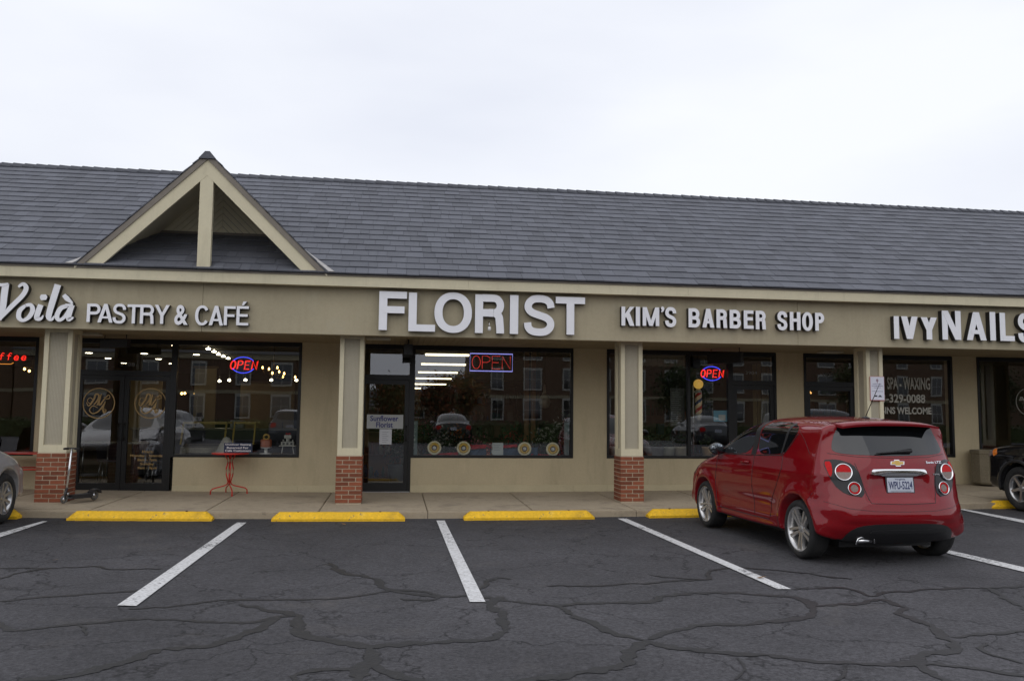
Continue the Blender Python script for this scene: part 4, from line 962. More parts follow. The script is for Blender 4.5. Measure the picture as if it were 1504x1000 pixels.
# goods and fittings behind the florist glass
PLG = mat('plant_green', (.045, .075, .022), .7, island=.45)
def bush(o, cx, cy, cz, rx, rz, n, m, seed, sz=.05):
    r = random.Random(seed); f = bmesh.new()
    for k in range(n):
        q = Vector((cx+r.gauss(0, .45)*rx, cy+r.gauss(0, .45)*rx, cz+r.gauss(0, .45)*rz)); d = Vector((r.uniform(-1, 1), r.uniform(-1, 1), r.uniform(-1, 1))).normalized()*sz; s_ = d.cross(Vector((r.random(), .3, r.random()))).normalized()*sz*.5
        f.faces.new([f.verts.new(v) for v in (q-d, q+s_, q+d, q-s_)])
    return meshobj('foliage', f, m, o)
FLW = [mat('bloom_white', (.55, .53, .45), .7, island=.2), mat('bloom_pink', (.5, .16, .2), .7, island=.3), mat('bloom_orange', (.55, .2, .04), .7, island=.3), mat('bloom_red', (.4, .03, .03), .7, island=.3)]
for i, (px, Yd, zz, hgt, lab) in enumerate(((652, 3.0, .0, 1.05, 'bucket of white blooms behind the left gold ornaments'), (668, 3.8, .0, 1.2, 'bucket of orange blooms left of centre in the florist shop'), (702, 3.3, .0, 1.0, 'bucket of pink blooms behind the small poster'), (752, 3.6, .0, 1.1, 'bucket of red blooms right of the small poster'),
                                    (797, 3.1, .0, 1.15, 'leafy plant with pale blooms under the hanging vase'), (820, 3.4, .0, 1.3, 'tall leafy plant at the right edge of the florist window'), (625, 4.2, .0, 1.4, 'dark leafy plant at the left edge of the florist window'), (583, 3.4, .0, 1.1, 'plant behind the florist door glass'))):
    p = at(px, 640, Yd); o = empty('flower_bucket', (p.x, Yd, 0), 0, lab, 'flower bucket', 'flower buckets in the florist shop')
    MB().lathe([(0, 0), (.13, 0), (.17, .38), (.18, .39), (.16, .40), (.13, .05), (0, .05)], 18).build('bucket', mat('bucket_grey', (.22, .24, .22), .5), o)
    bush(o, 0, 0, hgt*.68, .30, hgt*.38, 260, PLG, i); f = bush(o, 0, 0, hgt*.85, .26, .22, 90, FLW[(0, 2, 1, 3, 0, 0, 1, 0)[i]], i+50, .035); f.name = 'blooms'
def shelf_unit(px, Yd, w_, h_, lab, seed, m=None):
    p = at(px, 600, Yd); o = empty('shelf_unit', (p.x, Yd, 0), 0, lab, 'shelf'); m = m or mat('shelf_wood', (.20, .12, .05), .6, noise_=[(4, .2)]); b = MB()
    for sx in (-w_/2, w_/2-.03): b.box(sx, sx+.03, 0, .35, 0, h_)
    n = int(h_/.42)
    for k in range(n+1): b.box(-w_/2+.031, w_/2-.031, .001, .349, k*h_/n*.98, k*h_/n*.98+.025)
    b.box(-w_/2+.001, w_/2-.001, .351, .37, 0, h_); b.build('frame', m, o); r = random.Random(seed)
    MM = [mat('goods_%s' % c, v, .5) for c, v in (('cream', (.45, .40, .28)), ('rust', (.30, .10, .04)), ('green', (.08, .14, .05)), ('blue', (.07, .12, .2)), ('brown', (.12, .07, .03)))]
    for k in range(n):
        x = -w_/2+.06; g = MB()
        while x < w_/2-.14:
            ww = r.uniform(.06, .16); hh = r.uniform(.1, .3); mi = r.randrange(5)
            if r.random() < .5: g.box(x, x+ww, .08, .08+ww, k*h_/n*.98+.027, k*h_/n*.98+.027+hh, mi, bev=.008)
            else: g.lathe([(0, k*h_/n*.98+.027), (ww*.4, k*h_/n*.98+.027), (ww*.5, k*h_/n*.98+.03+hh*.5), (ww*.2, k*h_/n*.98+.03+hh*.8), (ww*.22, k*h_/n*.98+.03+hh), (0, k*h_/n*.98+.03+hh)], 12, c=(x+ww/2, .15, 0), mi=mi)
            x += ww+r.uniform(.02, .09)
        g.build('goods_row', MM, o); tag(o.children[-1], kind='stuff')
shelf_unit(690, 7.0, 2.4, 2.1, 'wooden shelf of wares deep in the florist shop below the OPEN neon', 3); shelf_unit(745, 8.0, 1.8, 2.3, 'wooden shelf of wares deep in the florist shop left of the posts', 4); shelf_unit(812, 6.5, 1.0, 2.2, 'narrow shelf of wares behind the hanging vase', 5)
shelf_unit(560, 5.0, .9, 1.0, 'low orange-brown shelf seen through the florist door', 6, WOODP)
shelf_unit(1000, 6.5, 2.6, 1.9, 'shelf along the back of the barber shop', 7); shelf_unit(1210, 5.5, 1.2, 2.0, 'shelf seen through the glass door between barber and nail shop', 8, WOODP)
tag(MB().box(at(655, 640, 4.6).x-.35, at(655, 640, 4.6).x+.35, 4.5, 4.9, .9, .94, bev=.005).box(at(655, 640, 4.6).x-.3, at(655, 640, 4.6).x+.3, 4.55, 4.85, 0, .9).build('counter', mat('counter_white', (.40, .38, .32), .5)), 'pale counter deep in the florist shop above the left gold ornaments', 'counter')
# tan wall panels, a counter and framed pictures in the pastry shop
for px0, px1, Yd, z1, lab in ((284, 316, 8.5, 2.5, 'tall tan wall panel behind the left part of the wide pastry window'), (352, 432, 10.5, 2.2, 'wide cream panel standing in for a reflected cream bay in the pastry window'), (188, 236, 9.5, 2.4, 'tan wall panel seen through the double doors')):  # tan ones are wall panels; the cream one is added for a bay's reflection
    a = at(px0, 600, Yd); b_ = at(px1, 600, Yd); o = empty('interior_panel', ((a.x+b_.x)/2, Yd, 0), 0, lab, 'wall panel', 'tan wall panels in the pastry shop'); w_ = b_.x-a.x
    MB().box(-w_/2, w_/2, 0, .08, 0, z1, bev=.01).build('board', mat('tan_panel', (.55, .45, .26), .7, noise_=[(2, .15)]), o)
    MB().box(-w_/2-.04, w_/2+.04, -.02, .10, z1+.001, z1+.06).build('cap', mat('panel_cap', (.2, .14, .07), .6), o)
a = at(345, 640, 6.0); o = empty('service_counter', (a.x, 6.0, 0), 0, 'dark service counter with a pale top across the pastry shop', 'counter'); MB().box(-2.2, 2.2, 0, .6, 0, 1.0, bev=.01).build('base', mat('dark_cabinet', (.04, .04, .05), .5), o); MB().box(-2.25, 2.25, -.05, .65, 1.001, 1.04, bev=.008).build('top', mat('counter_top', (.35, .31, .24), .3), o)
r = random.Random(31)
for i, lab in enumerate(('cream box on the pastry counter, leftmost', 'tall brown jar on the pastry counter', 'white cake box on the middle of the pastry counter', 'small tan box on the pastry counter, right of the white cake box', 'green tin at the right end of the pastry counter')):
    h_ = (.22, .34, .18, .14, .25)[i]; o2 = MB()
    if i in (1, 4): o2.lathe([(0, 0), (.09, 0), (.10, h_*.7), (.06, h_*.9), (.065, h_), (0, h_)], 18)
    else: o2.box(-.15, .15, -.12, .12, 0, h_, bev=.01)
    q = o2.build('container', mat('ware_%d' % i, ((.45, .4, .28), (.12, .07, .03), (.5, .5, .47), (.3, .22, .12), (.08, .15, .07))[i], .5)); q.location = (a.x-1.7+i*.85, 6.3, 1.041); tag(q, lab, 'container', 'wares on the pastry counter')
# pastry window display
sill = slab('window_shelf', -3.78, -1.75, WY+.26, WY+.85, .60, .66, mat('shelf_dark', (.05, .045, .04), .5), 'dark display shelf inside the pastry window', 'shelf')
def atp(px, py): return at(px, py, WY+.35)
c = atp(331, 664); ck = empty('ruffled_cake', (c.x, WY+.4, .661), 0, 'white cone-shaped ruffled cake behind the red bistro table', 'cake')
b = MB(); r = random.Random(9)
b.lathe([(0, 0), (.18, 0), (.16, .08), (.12, .16), (.08, .22), (.06, .27), (0, .31)], 22)
for k in range(70):
    t = r.random(); a_ = r.random()*2*PI; rr = .17*(1-t)+.05*t; s_ = .025; b.lathe([(0, -s_), (s_, 0), (0, s_)], 7, c=(rr*math.cos(a_), rr*math.sin(a_), .02+t*.25))
b.build('icing', mat('cake_white', (.42, .41, .36), .7, noise_=[(20, .15)]), ck)
MB().lathe([(0, -.001), (.22, -.001), (.22, .012), (.19, .0)], 26).build('cake_board', WHITE, ck)
c = atp(390, 660); pk = empty('orange_drum_cake', (c.x, WY+.4, .661), 0, 'orange drum-shaped cake with a small topper in the pastry window', 'cake')
MB().lathe([(0, .0), (.11, 0), (.11, .012), (.03, .02), (.03, .10), (.10, .11), (.10, .12), (0, .12)], 24).build('stand', WHITE, pk)
MB().lathe([(0, .121), (.095, .121), (.10, .14), (.10, .25), (.09, .265), (0, .265)], 26).build('drum', mat('orange_icing', (.42, .12, .05), .6, noise_=[(12, .1)]), pk)
b = MB(); b.tube([(.05*math.cos(t*PI/8), 0, .305+.045*math.sin(t*PI/8)) for t in range(16)], .018, 8, closed=True); b.build('topper', mat('yellow_icing', (.5, .32, .08), .6), pk)
c = atp(422, 656); tk = empty('tiered_cake', (c.x, WY+.42, .661), 0, 'small white tiered cake with red top at the right end of the pastry window', 'cake')
b = MB()
for sx in (-.11, .11): b.tube([(sx, 0, 0), (sx*.8, 0, .14)], .01, 6)
b.box(-.15, .15, -.1, .1, .14, .152, bev=.004); b.build('stand', WHITE, tk)
CW = mat('cake_pale', (.50, .50, .47), .6)
MB().box(-.115, .115, -.08, .08, .154, .225, bev=.01).build('lower_tier', CW, tk); MB().lathe([(0, .226), (.035, .226), (.035, .28), (0, .28)], 16).lathe([(0, .226), (.015, .226), (.015, .26), (0, .26)], 10, c=(-.085, 0, 0)).lathe([(0, .226), (.015, .226), (.015, .26), (0, .26)], 10, c=(.085, 0, 0)).build('middle_tier', CW, tk)
MB().box(-.065, .065, -.05, .05, .281, .345, bev=.01).build('upper_tier', CW, tk)
b = MB(); [b.lathe([(0, -.02), (.022, 0), (0, .022)], 9, c=(k*.028, 0, .36+.008*(k % 2))) for k in (-1, 0, 1)]; b.build('red_flowers', mat('berry_red', (.40, .02, .02), .5), tk)
b = MB(); [b.lathe([(0, 0), (.022, 0), (.022, .003), (0, .003)], 14, 'y', c=(k*.07-.035*0, -.085, .19)) for k in (-1, 0, 1)]; b.build('dots', mat('icing_grey', (.15, .16, .16), .6), tk)
# display cases with yellow edges
for x0, x1, lab in ((270, 333, 'glass display case with a yellow rim behind the ruffled cake'), (345, 375.5, 'narrow display case with a yellow edge left of the orange cake')):
    a = at(x0, 620.5, 3.6); b_ = at(x1, 620.5, 3.6); o = empty('display_case', ((a.x+b_.x)/2, 3.9, 0), 0, lab, 'display case'); w_ = b_.x-a.x; H = a.z
    f = MB(); f.box(-w_/2, w_/2, -.3, -.27, H-.025, H+.02); f.box(-w_/2, w_/2, .27, .3, H-.02, H+.02)
    for s_ in (-1, 1): f.prism([(-.3, H+.02), (-.27, H+.02), (-.47, H-.42), (-.5, H-.42)], s_*w_/2-.015, s_*w_/2+.015, 'x')
    f.build('yellow_rim', mat('yellow_rim', (.50, .36, .07), .5), o); MB().box(-w_/2, w_/2, -.5, .3, 0, H-.43, bev=.01).build('cabinet', mat('dark_cabinet', (.04, .04, .05), .5), o)
c = at(300, 655, 3.0); o = empty('lace_table', (c.x, 2.9, 0), 0, 'table under a pale lace cloth low at the left of the wide pastry window', 'table')
b = MB(); prof = []; n = 64
for i in range(n):
    a_ = 2*PI*i/n; rr = .42+.03*math.sin(a_*9); prof.append(rr)
R1 = [b.bm.verts.new((.40*math.cos(2*PI*i/n), .40*math.sin(2*PI*i/n), .76)) for i in range(n)]; R2 = [b.bm.verts.new((prof[i]*math.cos(2*PI*i/n), prof[i]*math.sin(2*PI*i/n), .38)) for i in range(n)]
b.bm.faces.new(R1); [b.bm.faces.new((R1[i], R1[(i+1) % n], R2[(i+1) % n], R2[i])) for i in range(n)]
b.build('cloth', mat('lace_cloth', (.30, .28, .22), .9, noise_=[(30, .3)]), o); MB().lathe([(0, 0), (.2, 0), (.03, .05), (.03, .755), (0, .755)], 16).build('pedestal', BLACKP, o)
# tables and bent-wire chairs seen through the double doors
for i, (px, lab) in enumerate(((150, 'thin white table top seen through the left glass door leaf'), (205, 'thin white table top seen through the right glass door leaf'))):
    p = at(px, 659, 3.9); o = empty('cafe_table', (p.x, 3.9, 0), 0, lab, 'table'); MB().box(-.5 if not i else -.2, .25, -.35, .35, .78, .80, bev=.004).build('top', mat('table_white', (.45, .45, .43), .4), o)
    b = MB(); [b.tube([(sx, sy, 0), (sx, sy, .78)], .014, 6) for sx in ((-.45 if not i else -.16), .2) for sy in (-.3, .3)]; b.build('legs', ALU, o)
for px, lab in ((163, 'grey shell cafe chair seen through the left glass door leaf'), (235, 'dark cafe chair at the right edge of the right glass door leaf')):
    p = at(px, 670, 3.5); o = empty('cafe_chair', (p.x, 3.5, 0), .5, lab, 'chair')
    b = MB(); n = 16; prev = None
    for i in range(n+1):
        a_ = -.2+(PI+.4)*i/n; R = [b.bm.verts.new((.24*math.cos(a_)*k, .2*math.sin(a_)*k, z)) for z, k in ((.46, 1), (.80-.12*abs(math.cos(a_))**2, 1.1))]
        if prev: b.bm.faces.new((prev[0], R[0], R[1], prev[1]))
        prev = R
    bmesh.ops.solidify(b.bm, geom=b.bm.faces[:], thickness=.012); b.build('shell_back', mat('chair_shell', (.13, .14, .18) if px < 200 else (.04, .04, .045), .5), o, smooth=True)
    MB().lathe([(0, .44), (.22, .44), (.24, .46), (.22, .475), (0, .475)], 20).build('seat', mat('seat_grey', (.12, .12, .14), .6), o)
    for sx in (-1, 1):
        for sy in (-1, 1): MB().tube([(sx*.14, sy*.14, .45), (sx*.2, sy*.2, 0)], .011, 6).build('leg', ALU, o)

# barber shop window
p = at(1027, 590, 1.98); bp_ = empty('barber_pole', (p.x, 2.02, 0), 0, 'barber pole with yellow globe and red, white and blue stripes behind the barber window', 'barber pole')
ztop = at(1026, 564, 2.02).z; z1 = at(1027, 573, 2.02).z; z0 = at(1027, 608, 2.02).z; zb = at(1027, 617, 2.02).z
MB().lathe([(0, ztop-.095)]+[(.095*math.cos(a_*PI/12), ztop+.095*math.sin(a_*PI/12)) for a_ in range(-5, 6)]+[(0, ztop+.095)], 24).build('globe', mat('yellow_globe', (.70, .42, .07), .3, emit=((1, .6, .12), .35)), bp_)
def stripes():
    m = bpy.data.materials.new('pole_stripes'); m.use_nodes = True; nt = m.node_tree; b = nt.nodes['Principled BSDF']; L = nt.links.new
    co = _n(nt, 'ShaderNodeTexCoord'); s = _n(nt, 'ShaderNodeSeparateXYZ'); L(co.outputs['Object'], s.inputs[0])
    at2 = _n(nt, 'ShaderNodeMath', operation='ARCTAN2'); L(s.outputs['Y'], at2.inputs[0]); L(s.outputs['X'], at2.inputs[1])
    ma = _n(nt, 'ShaderNodeMath', operation='MULTIPLY_ADD'); ma.inputs[1].default_value = 1/(2*PI); L(at2.outputs[0], ma.inputs[0])
    mz = _n(nt, 'ShaderNodeMath', operation='MULTIPLY'); mz.inputs[1].default_value = -3.4; L(s.outputs['Z'], mz.inputs[0]); L(mz.outputs[0], ma.inputs[2])
    fr = _n(nt, 'ShaderNodeMath', operation='FRACT'); L(ma.outputs[0], fr.inputs[0])
    cr = _n(nt, 'ShaderNodeValToRGB'); cr.color_ramp.interpolation = 'CONSTANT'; E = cr.color_ramp.elements; E[0].color = (.85, .66, .42, 1); E[0].position = 0; E[1].position = .27; E[1].color = (.50, .04, .03, 1)
    for p_, c_ in ((.5, (.85, .66, .42, 1)), (.77, (.04, .06, .14, 1))): e_ = E.new(p_); e_.color = c_
    L(fr.outputs[0], cr.inputs[0]); L(cr.outputs[0], b.inputs['Base Color']); b.inputs['Roughness'].default_value = .25; return m
MB().lathe([(0, z0), (.068, z0), (.068, z1-.05), (0, z1-.05)], 28).build('striped_cylinder', stripes(), bp_)
MB().lathe([(0, z1-.05), (.062, z1-.05), (.072, z1-.03), (.05, z1+.0), (.03, ztop-.08), (0, ztop-.08)], 24).lathe([(0, zb), (.052, zb), (.062, z0-.05), (.078, z0-.03), (.078, z0-.001), (0, z0-.001)], 24).build('caps', mat('pole_cap', (.42, .42, .38), .3, metal=.5), bp_)
bb = MB(); bb.tube([(-.1, .02, zb-.04), (-.1, .02, ztop-.02)], .013, 8); bb.tube([(-.1, .02, z0-.02), (-.06, 0, z0-.02)], .012, 6); bb.tube([(-.1, .02, z1-.03), (-.06, 0, z1-.03)], .012, 6); bb.build('bracket', mat('pale_bracket', (.5, .5, .48), .4), bp_)
MB().tube([(-.1, .02, .67), (-.1, .02, zb-.04)], .008, 6).build('stand_rod', mat('reddish_rod', (.16, .09, .07), .6), bp_)
r = random.Random(12)
for i, (px, w_, lab) in enumerate(((902, .22, 'white plant pot visible left of the brick column in the barber window'), (961, .46, 'long grey planter just right of the brick column in the barber window'), (982, .27, 'white flowerpot with a plant, second from the brick column'), (1001.5, .32, 'widest cream flowerpot in the middle of the barber window sill'), (1039, .22, 'small peach-coloured flowerpot beside the car mirror'))):
    p = at(px, 664, 2.15); o = empty('plant_pot', (p.x, 2.16, .661), 0, lab, 'plant pot', 'pots on the barber window sill'); w2 = w_/2
    m_ = mat('pot_%d' % i, ((.42, .42, .40), (.17, .17, .18), (.36, .36, .32), (.46, .41, .32), (.42, .29, .17))[i], .6, noise_=[(9, .1)])
    pot = MB().lathe([(0, 0), (w2*.78, 0), (w2*.95, .14), (w2, .145), (w2, .17), (w2*.9, .17), (w2*.85, .13), (0, .13)], 24).build('pot', m_, o)
    if w_ > .4: pot.scale = (1, .5, 1)
    fol = bmesh.new()
    for k in range(90):
        a_ = r.random()*2*PI; el = r.uniform(.3, 1.4); l = r.uniform(.05, .26); ps = Vector((math.cos(a_)*math.cos(el)*l*w_*3, math.sin(a_)*math.cos(el)*l, .16+l*math.sin(el)))
        d = Vector((r.uniform(-1, 1), r.uniform(-1, 1), r.uniform(-.3, 1))).normalized()*.035; s_ = d.cross(Vector((r.random(), r.random(), .2))).normalized()*.014
        fol.faces.new([fol.verts.new(q) for q in (ps-d, ps+s_, ps+d, ps-s_)])
    meshobj('foliage', fol, mat('pot_foliage', (.035, .05, .022), .8, island=.4), o)
a = at(1048, 602.5, WY+.05); b_ = at(1068, 619, WY+.05); o = empty('blue_poster', (a.x, WY+.05, b_.z), 0, 'small light blue poster on the barber window beside the door', 'poster')
MB().box(0, b_.x-a.x, 0, .004, 0, a.z-b_.z).build('sheet', mat('poster_blue', (.10, .30, .42), .6), o); MB().box(.10, .24, -.003, -.001, .02, .13).build('white_panel', mat('poster_paper', (0, 0, 0)), o); MB().box(.01, .08, -.003, -.001, .03, .06).build('text_block', mat('poster_text', (.35, .5, .55), .6), o)
a = at(984, 540, WY+.12); b_ = at(1009, 627, WY+.12); o = empty('price_list', (a.x, WY+.12, at(990, 626, WY+.12).z), 0, 'dark price list with rows of grey lines at the middle of the barber window', 'price list')
H = at(990, 570, WY+.12).z-at(990, 626, WY+.12).z
MB().box(0, .29, 0, .005, 0, H).build('board', mat('list_board', (.03, .032, .028), .5), o)
for i in range(16): MB().box(.02, .02+.25*random.uniform(.6, 1), -.003, -.001, .03+i*.041, .045+i*.041).build('text_line', mat('list_grey', (.12, .13, .13), .6), o)
a = at(948, 518, WY+.14); b_ = at(1008, 539, WY+.14)
sw = MB(); [sw.box(a.x-.35+k*.06, a.x-.35+k*.06+.058, WY+.14+.01*(k % 2), WY+.15+.01*(k % 2), b_.z+.01*(k % 2), 2.6) for k in range(int((b_.x-a.x+.35)/.06))]
tag(sw.build('window_valance', mat('valance_grey', (.15, .15, .125), .9)), 'grey pleated valance across the top left of the barber window', 'valance')
a = at(1106, 566, 2.6); b_ = at(1133, 640, 2.6); cu = MB(); k = 0; x = a.x
while x < b_.x+.05: cu.box(x, x+.045, 2.6+.03*(k % 2), 2.62+.03*(k % 2), .05, 2.5); x += .05; k += 1
tag(cu.build('curtain', mat('curtain_beige', (.26, .22, .11), .9)), 'beige curtain hanging inside the right part of the barber door', 'curtain')

# notice on the right column
a = at(1277.5, 552.5, -.004); b_ = at(1299.5, 588.5, -.004); w_, h_ = b_.x-a.x, a.z-b_.z; o = empty('parking_notice', (a.x, -.004, b_.z), 0, 'white notice with a red edge screwed to the column right of the red car', 'notice')
MB().box(0, w_, 0, .008, 0, h_, bev=.003).build('red_edge', mat('notice_red', (.45, .06, .06), .5), o); MB().box(.006, w_-.006, -.003, -.0005, .012, h_-.006, bev=.001).build('plate', mat('notice_white', (.66, .66, .74), .45), o)
b = MB(); b.tube([(w_*.5+.016*math.cos(t*PI/6), -.005, h_-.07+.02*math.sin(t*PI/6)) for t in range(12)], .004, 5, closed=True); b.box(w_*.5-.004, w_*.5+.004, -.006, -.004, h_-.12, h_-.045); b.build('emblem', mat('notice_emblem', (.25, .10, .14), .6), o)
NT = mat('notice_text', (.12, .11, .22), .6)
for tx, x0, x1, z_, hh in (('SHOPPING CENTER', .05, .21, .30, .018), ('CUSTOMER PARKING', .03, .24, .262, .022), ('ONLY', .07, .20, .228, .020), ('TOWING ENFORCED', .03, .24, .165, .015)):
    meshobj('lettering', text_bm(tx, x0*w_/.27, x1*w_/.27, z_*h_/.45, (z_+hh)*h_/.45, -.004, .001, .005, 0, 2, (0, 0)), NT, o)
b = MB(); b.box(w_*.28, w_*.48, -.005, -.004, .07, .095); b.box(w_*.55, w_*.8, -.005, -.004, .065, .08); b.prism([(w_*.6, .08), (w_*.75, .08), (w_*.7, .098), (w_*.63, .098)], -.005, -.004, 'y'); b.build('tow_pictogram', mat('notice_black', (.03, .03, .04), .6), o)

# planter
o = empty('planter', (11.62, 1.45, 0), 0, 'rounded exposed-aggregate concrete planter against the wall beside the black car', 'planter')
AGG = mat('aggregate_concrete', (.20, .17, .115), .95, noise_=[(60, .35), (6, .12)], bump=(90, .9, .01)); n = 8
b = MB(); R = .35
def octo(R, z): return [(R*math.cos(PI/8+k*PI/4), R*math.sin(PI/8+k*PI/4), z) for k in range(8)]
lv = [octo(.30, .02), octo(.33, .06), octo(.335, .60), octo(.35, .62), octo(.35, .68), octo(.30, .685), octo(.29, .55)]; rings = [[b.bm.verts.new(p) for p in l_] for l_ in lv]
for i in range(len(lv)-1):
    for k in range(8): b.bm.faces.new((rings[i][k], rings[i][(k+1) % 8], rings[i+1][(k+1) % 8], rings[i+1][k]))
b.bm.faces.new(rings[0][::-1]); b.build('shell', AGG, o).location.z = gz(11.6)
MB().lathe([(0, .56), (.285, .56), (.285, .59), (0, .61)], 20).build('soil', mat('soil', (.03, .022, .015), 1), o).location.z = gz(11.6)

# ------------------------------------------------------------------ red bistro table with its sign
T0 = Vector((-2.77, 1.42, 0)); bt = empty('bistro_table', T0, 0, 'red metal bistro table with four bent legs under the pastry window', 'table')
MB().lathe([(0, .695), (.30, .695), (.31, .70), (.31, .715), (.30, .72), (0, .722)], 40).build('tabletop', REDMETAL, bt)
for k in range(4):
    a_ = .35+k*PI/2; cx, sx = math.cos(a_), math.sin(a_)
    pr = [(.09, .694), (.05, .62), (.035, .55), (.06, .45), (.055, .35), (.02, .22), (.03, .185), (.09, .155), (.22, .125), (.27, .11), (.30, .08), (.305, .012)]
    MB().tube([(r_*cx, r_*sx, z) for r_, z in pr], .0105, 8).build('leg', REDMETAL, bt)
    MB().lathe([(0, 0), (.016, 0), (.016, .02), (0, .024)], 10, c=(.305*cx, .305*sx, 0)).build('foot', REDMETAL, bt)
MB().lathe([(0, .20), (.045, .20), (.045, .212), (0, .212)], 16).build('collar', REDMETAL, bt)
a = at(329, 653, 1.35); b_ = at(370, 666.3, 1.35); o = empty('table_sign', (a.x, 1.35, .724), 0, 'dark blue sign with white lettering standing on the red bistro table', 'sign'); w_, h_ = b_.x-a.x, .165
MB().box(0, w_, 0, .012, 0, h_, bev=.003).build('board', mat('sign_navy', (.012, .022, .06), .5), o); MB().box(.05, w_-.05, .013, .09, 0, .012).build('foot', BLACKP, o)
for tx, z_ in (('Outdoor Seating', .118), ('Reserved For', .066), ('Cafe Customers', .016)): meshobj('lettering', text_bm(tx, .02 if tx[0] != 'R' else .05, w_-.02 if tx[0] != 'R' else w_-.06, z_, z_+.036, -.003, .002, .022, 0, 2, (0, 0)), WHITE, o)

# red table, chair and jacket before the leftmost window
o = empty('patio_table', (-6.05, 1.35, 0), 0, 'square red metal table partly behind the leftmost brick column', 'table')
b = MB(); b.box(-.42, .42, -.3, .3, .70, .715, bev=.004); b.build('tabletop', REDMETAL, o); 
b = MB(); b.tube([(-.4, -.28, .45), (.4, -.28, .45)], .012, 6); b.tube([(-.4, .28, .45), (.4, .28, .45)], .012, 6); b.build('rail', REDMETAL, o)
for sx in (-.4, .4):
    for sy in (-.28, .28): MB().tube([(sx, sy, .70), (sx, sy, 0)], .012, 6).build('leg', REDMETAL, o)
o = empty('patio_chair', (-6.55, 1.0, 0), .15, 'red metal chair behind the silver car nose', 'chair')
MB().box(-.21, .21, -.2, .2, .44, .455, bev=.004).build('seat', REDMETAL, o); MB().box(-.20, .20, -.215, -.205, .62, .86, bev=.004).build('backrest', REDMETAL, o)
b = MB()
for sx in (-.21, .21): b.tube([(sx, -.2, 0), (sx, -.2, .45), (sx, -.215, .88)], .012, 6); b.tube([(sx, .2, 0), (sx, .2, .45)], .012, 6)
b.build('frame', REDMETAL, o)
b = MB(); prev = None; n = 26; bmj = bmesh.new()
for i in range(n+1):
    t = i/n; x = -.30+.6*t; top = .99+.13*math.sin(PI*t)**.5 if 0 < t < 1 else .95; R = []
    for k in range(13):
        s_ = k/12; yy = -.27+.14*s_; z = (top-abs(s_-.5)*2*(.50-.12*math.sin(PI*t)) if True else 0); 
        R.append(bmj.verts.new((x+.02*math.sin(k*2.1+i), yy+.02*math.sin(i*1.3+k*.5)+(-.06 if s_ < .5 else .06)*abs(s_-.5)*2, z)))
    if prev: [bmj.faces.new((prev[k], R[k], R[k+1], prev[k+1])) for k in range(12)]
    prev = R
bmesh.ops.solidify(bmj, geom=bmj.faces[:], thickness=.03)
jo = meshobj('jacket', bmj, mat('black_jacket', (.008, .008, .009), .8, noise_=[(6, .3)], bump=(14, .6, .03)), smooth=True); tag(jo, 'puffy black jacket hung over the back of the red chair', 'jacket'); jo.location = (-6.55, 1.0, 0); jo.rotation_euler = (0, 0, .15)

# ------------------------------------------------------------------ kick scooter
o = empty('kick_scooter', (-4.80, -.20, gz(-4.8)-.005), 0, 'folding kick scooter with a silver stem leaning on the leftmost brick column', 'scooter')
o.rotation_euler = (0, 0, math.radians(62))
DK = mat('scooter_dark', (.02, .02, .022), .45, noise_=[(20, .2)])
def wheel_small(name, x, r_):
    w_ = empty(name, (x, 0, r_)); w_.parent = o
    MB().lathe([(r_*.62, -.012), (r_*.9, -.012), (r_, -.006), (r_, .006), (r_*.9, .012), (r_*.62, .012)], 24, 'y').build('tyre', mat('scooter_tyre', (.10, .095, .085), .6), w_)
    MB().lathe([(0, -.014), (r_*.6, -.010), (r_*.6, .010), (0, .014)], 18, 'y').build('hub', ALU, w_)
wheel_small('wheel', -.06, .062); wheel_small('wheel', .50, .072)
MB().prism([(.04, .06), (.37, .05), (.42, .08), (.42, .125), (.36, .115), (.05, .115)], -.06, .06, 'y').build('deck', DK, o)
MB().tube([(.05, 0, .095), (-.0, 0, .12), (-.02, 0, .16)], .016, 8).tube([(.40, 0, .10), (.50, 0, .06)], .014, 8).build('frame', DK, o)
MB().tube([(-.062, 0, .06), (-.045, 0, .14), (-.02, 0, .22)], [.016, .018, .017], 10).build('fork', DK, o)
MB().tube([(-.022, 0, .20), (.03, 0, .80)], .0155, 12).build('stem', mat('polished_aluminium', (.72, .72, .73), .22, metal=.85), o)
b = MB(); b.tube([(.032, -.15, .80), (.03, 0, .815), (.032, .15, .80)], .011, 8); b.build('handlebar', DK, o)
for s_ in (-1, 1): MB().tube([(.032, s_*.065, .808), (.032, s_*.155, .80)], .017, 10).build('grip', mat('grip_foam', (.015, .012, .012), .9), o)
MB().prism([(.40, .13), (.46, .17), (.53, .175), (.59, .14), (.60, .10), (.575, .12), (.52, .152), (.46, .148), (.41, .115)], -.045, .045, 'y').build('rear_fender', DK, o)
MB().lathe([(0, -.02), (.02, -.02), (.02, .02), (0, .02)], 12, 'y', c=(.0, 0, .135)).build('folding_clamp', ALU, o)

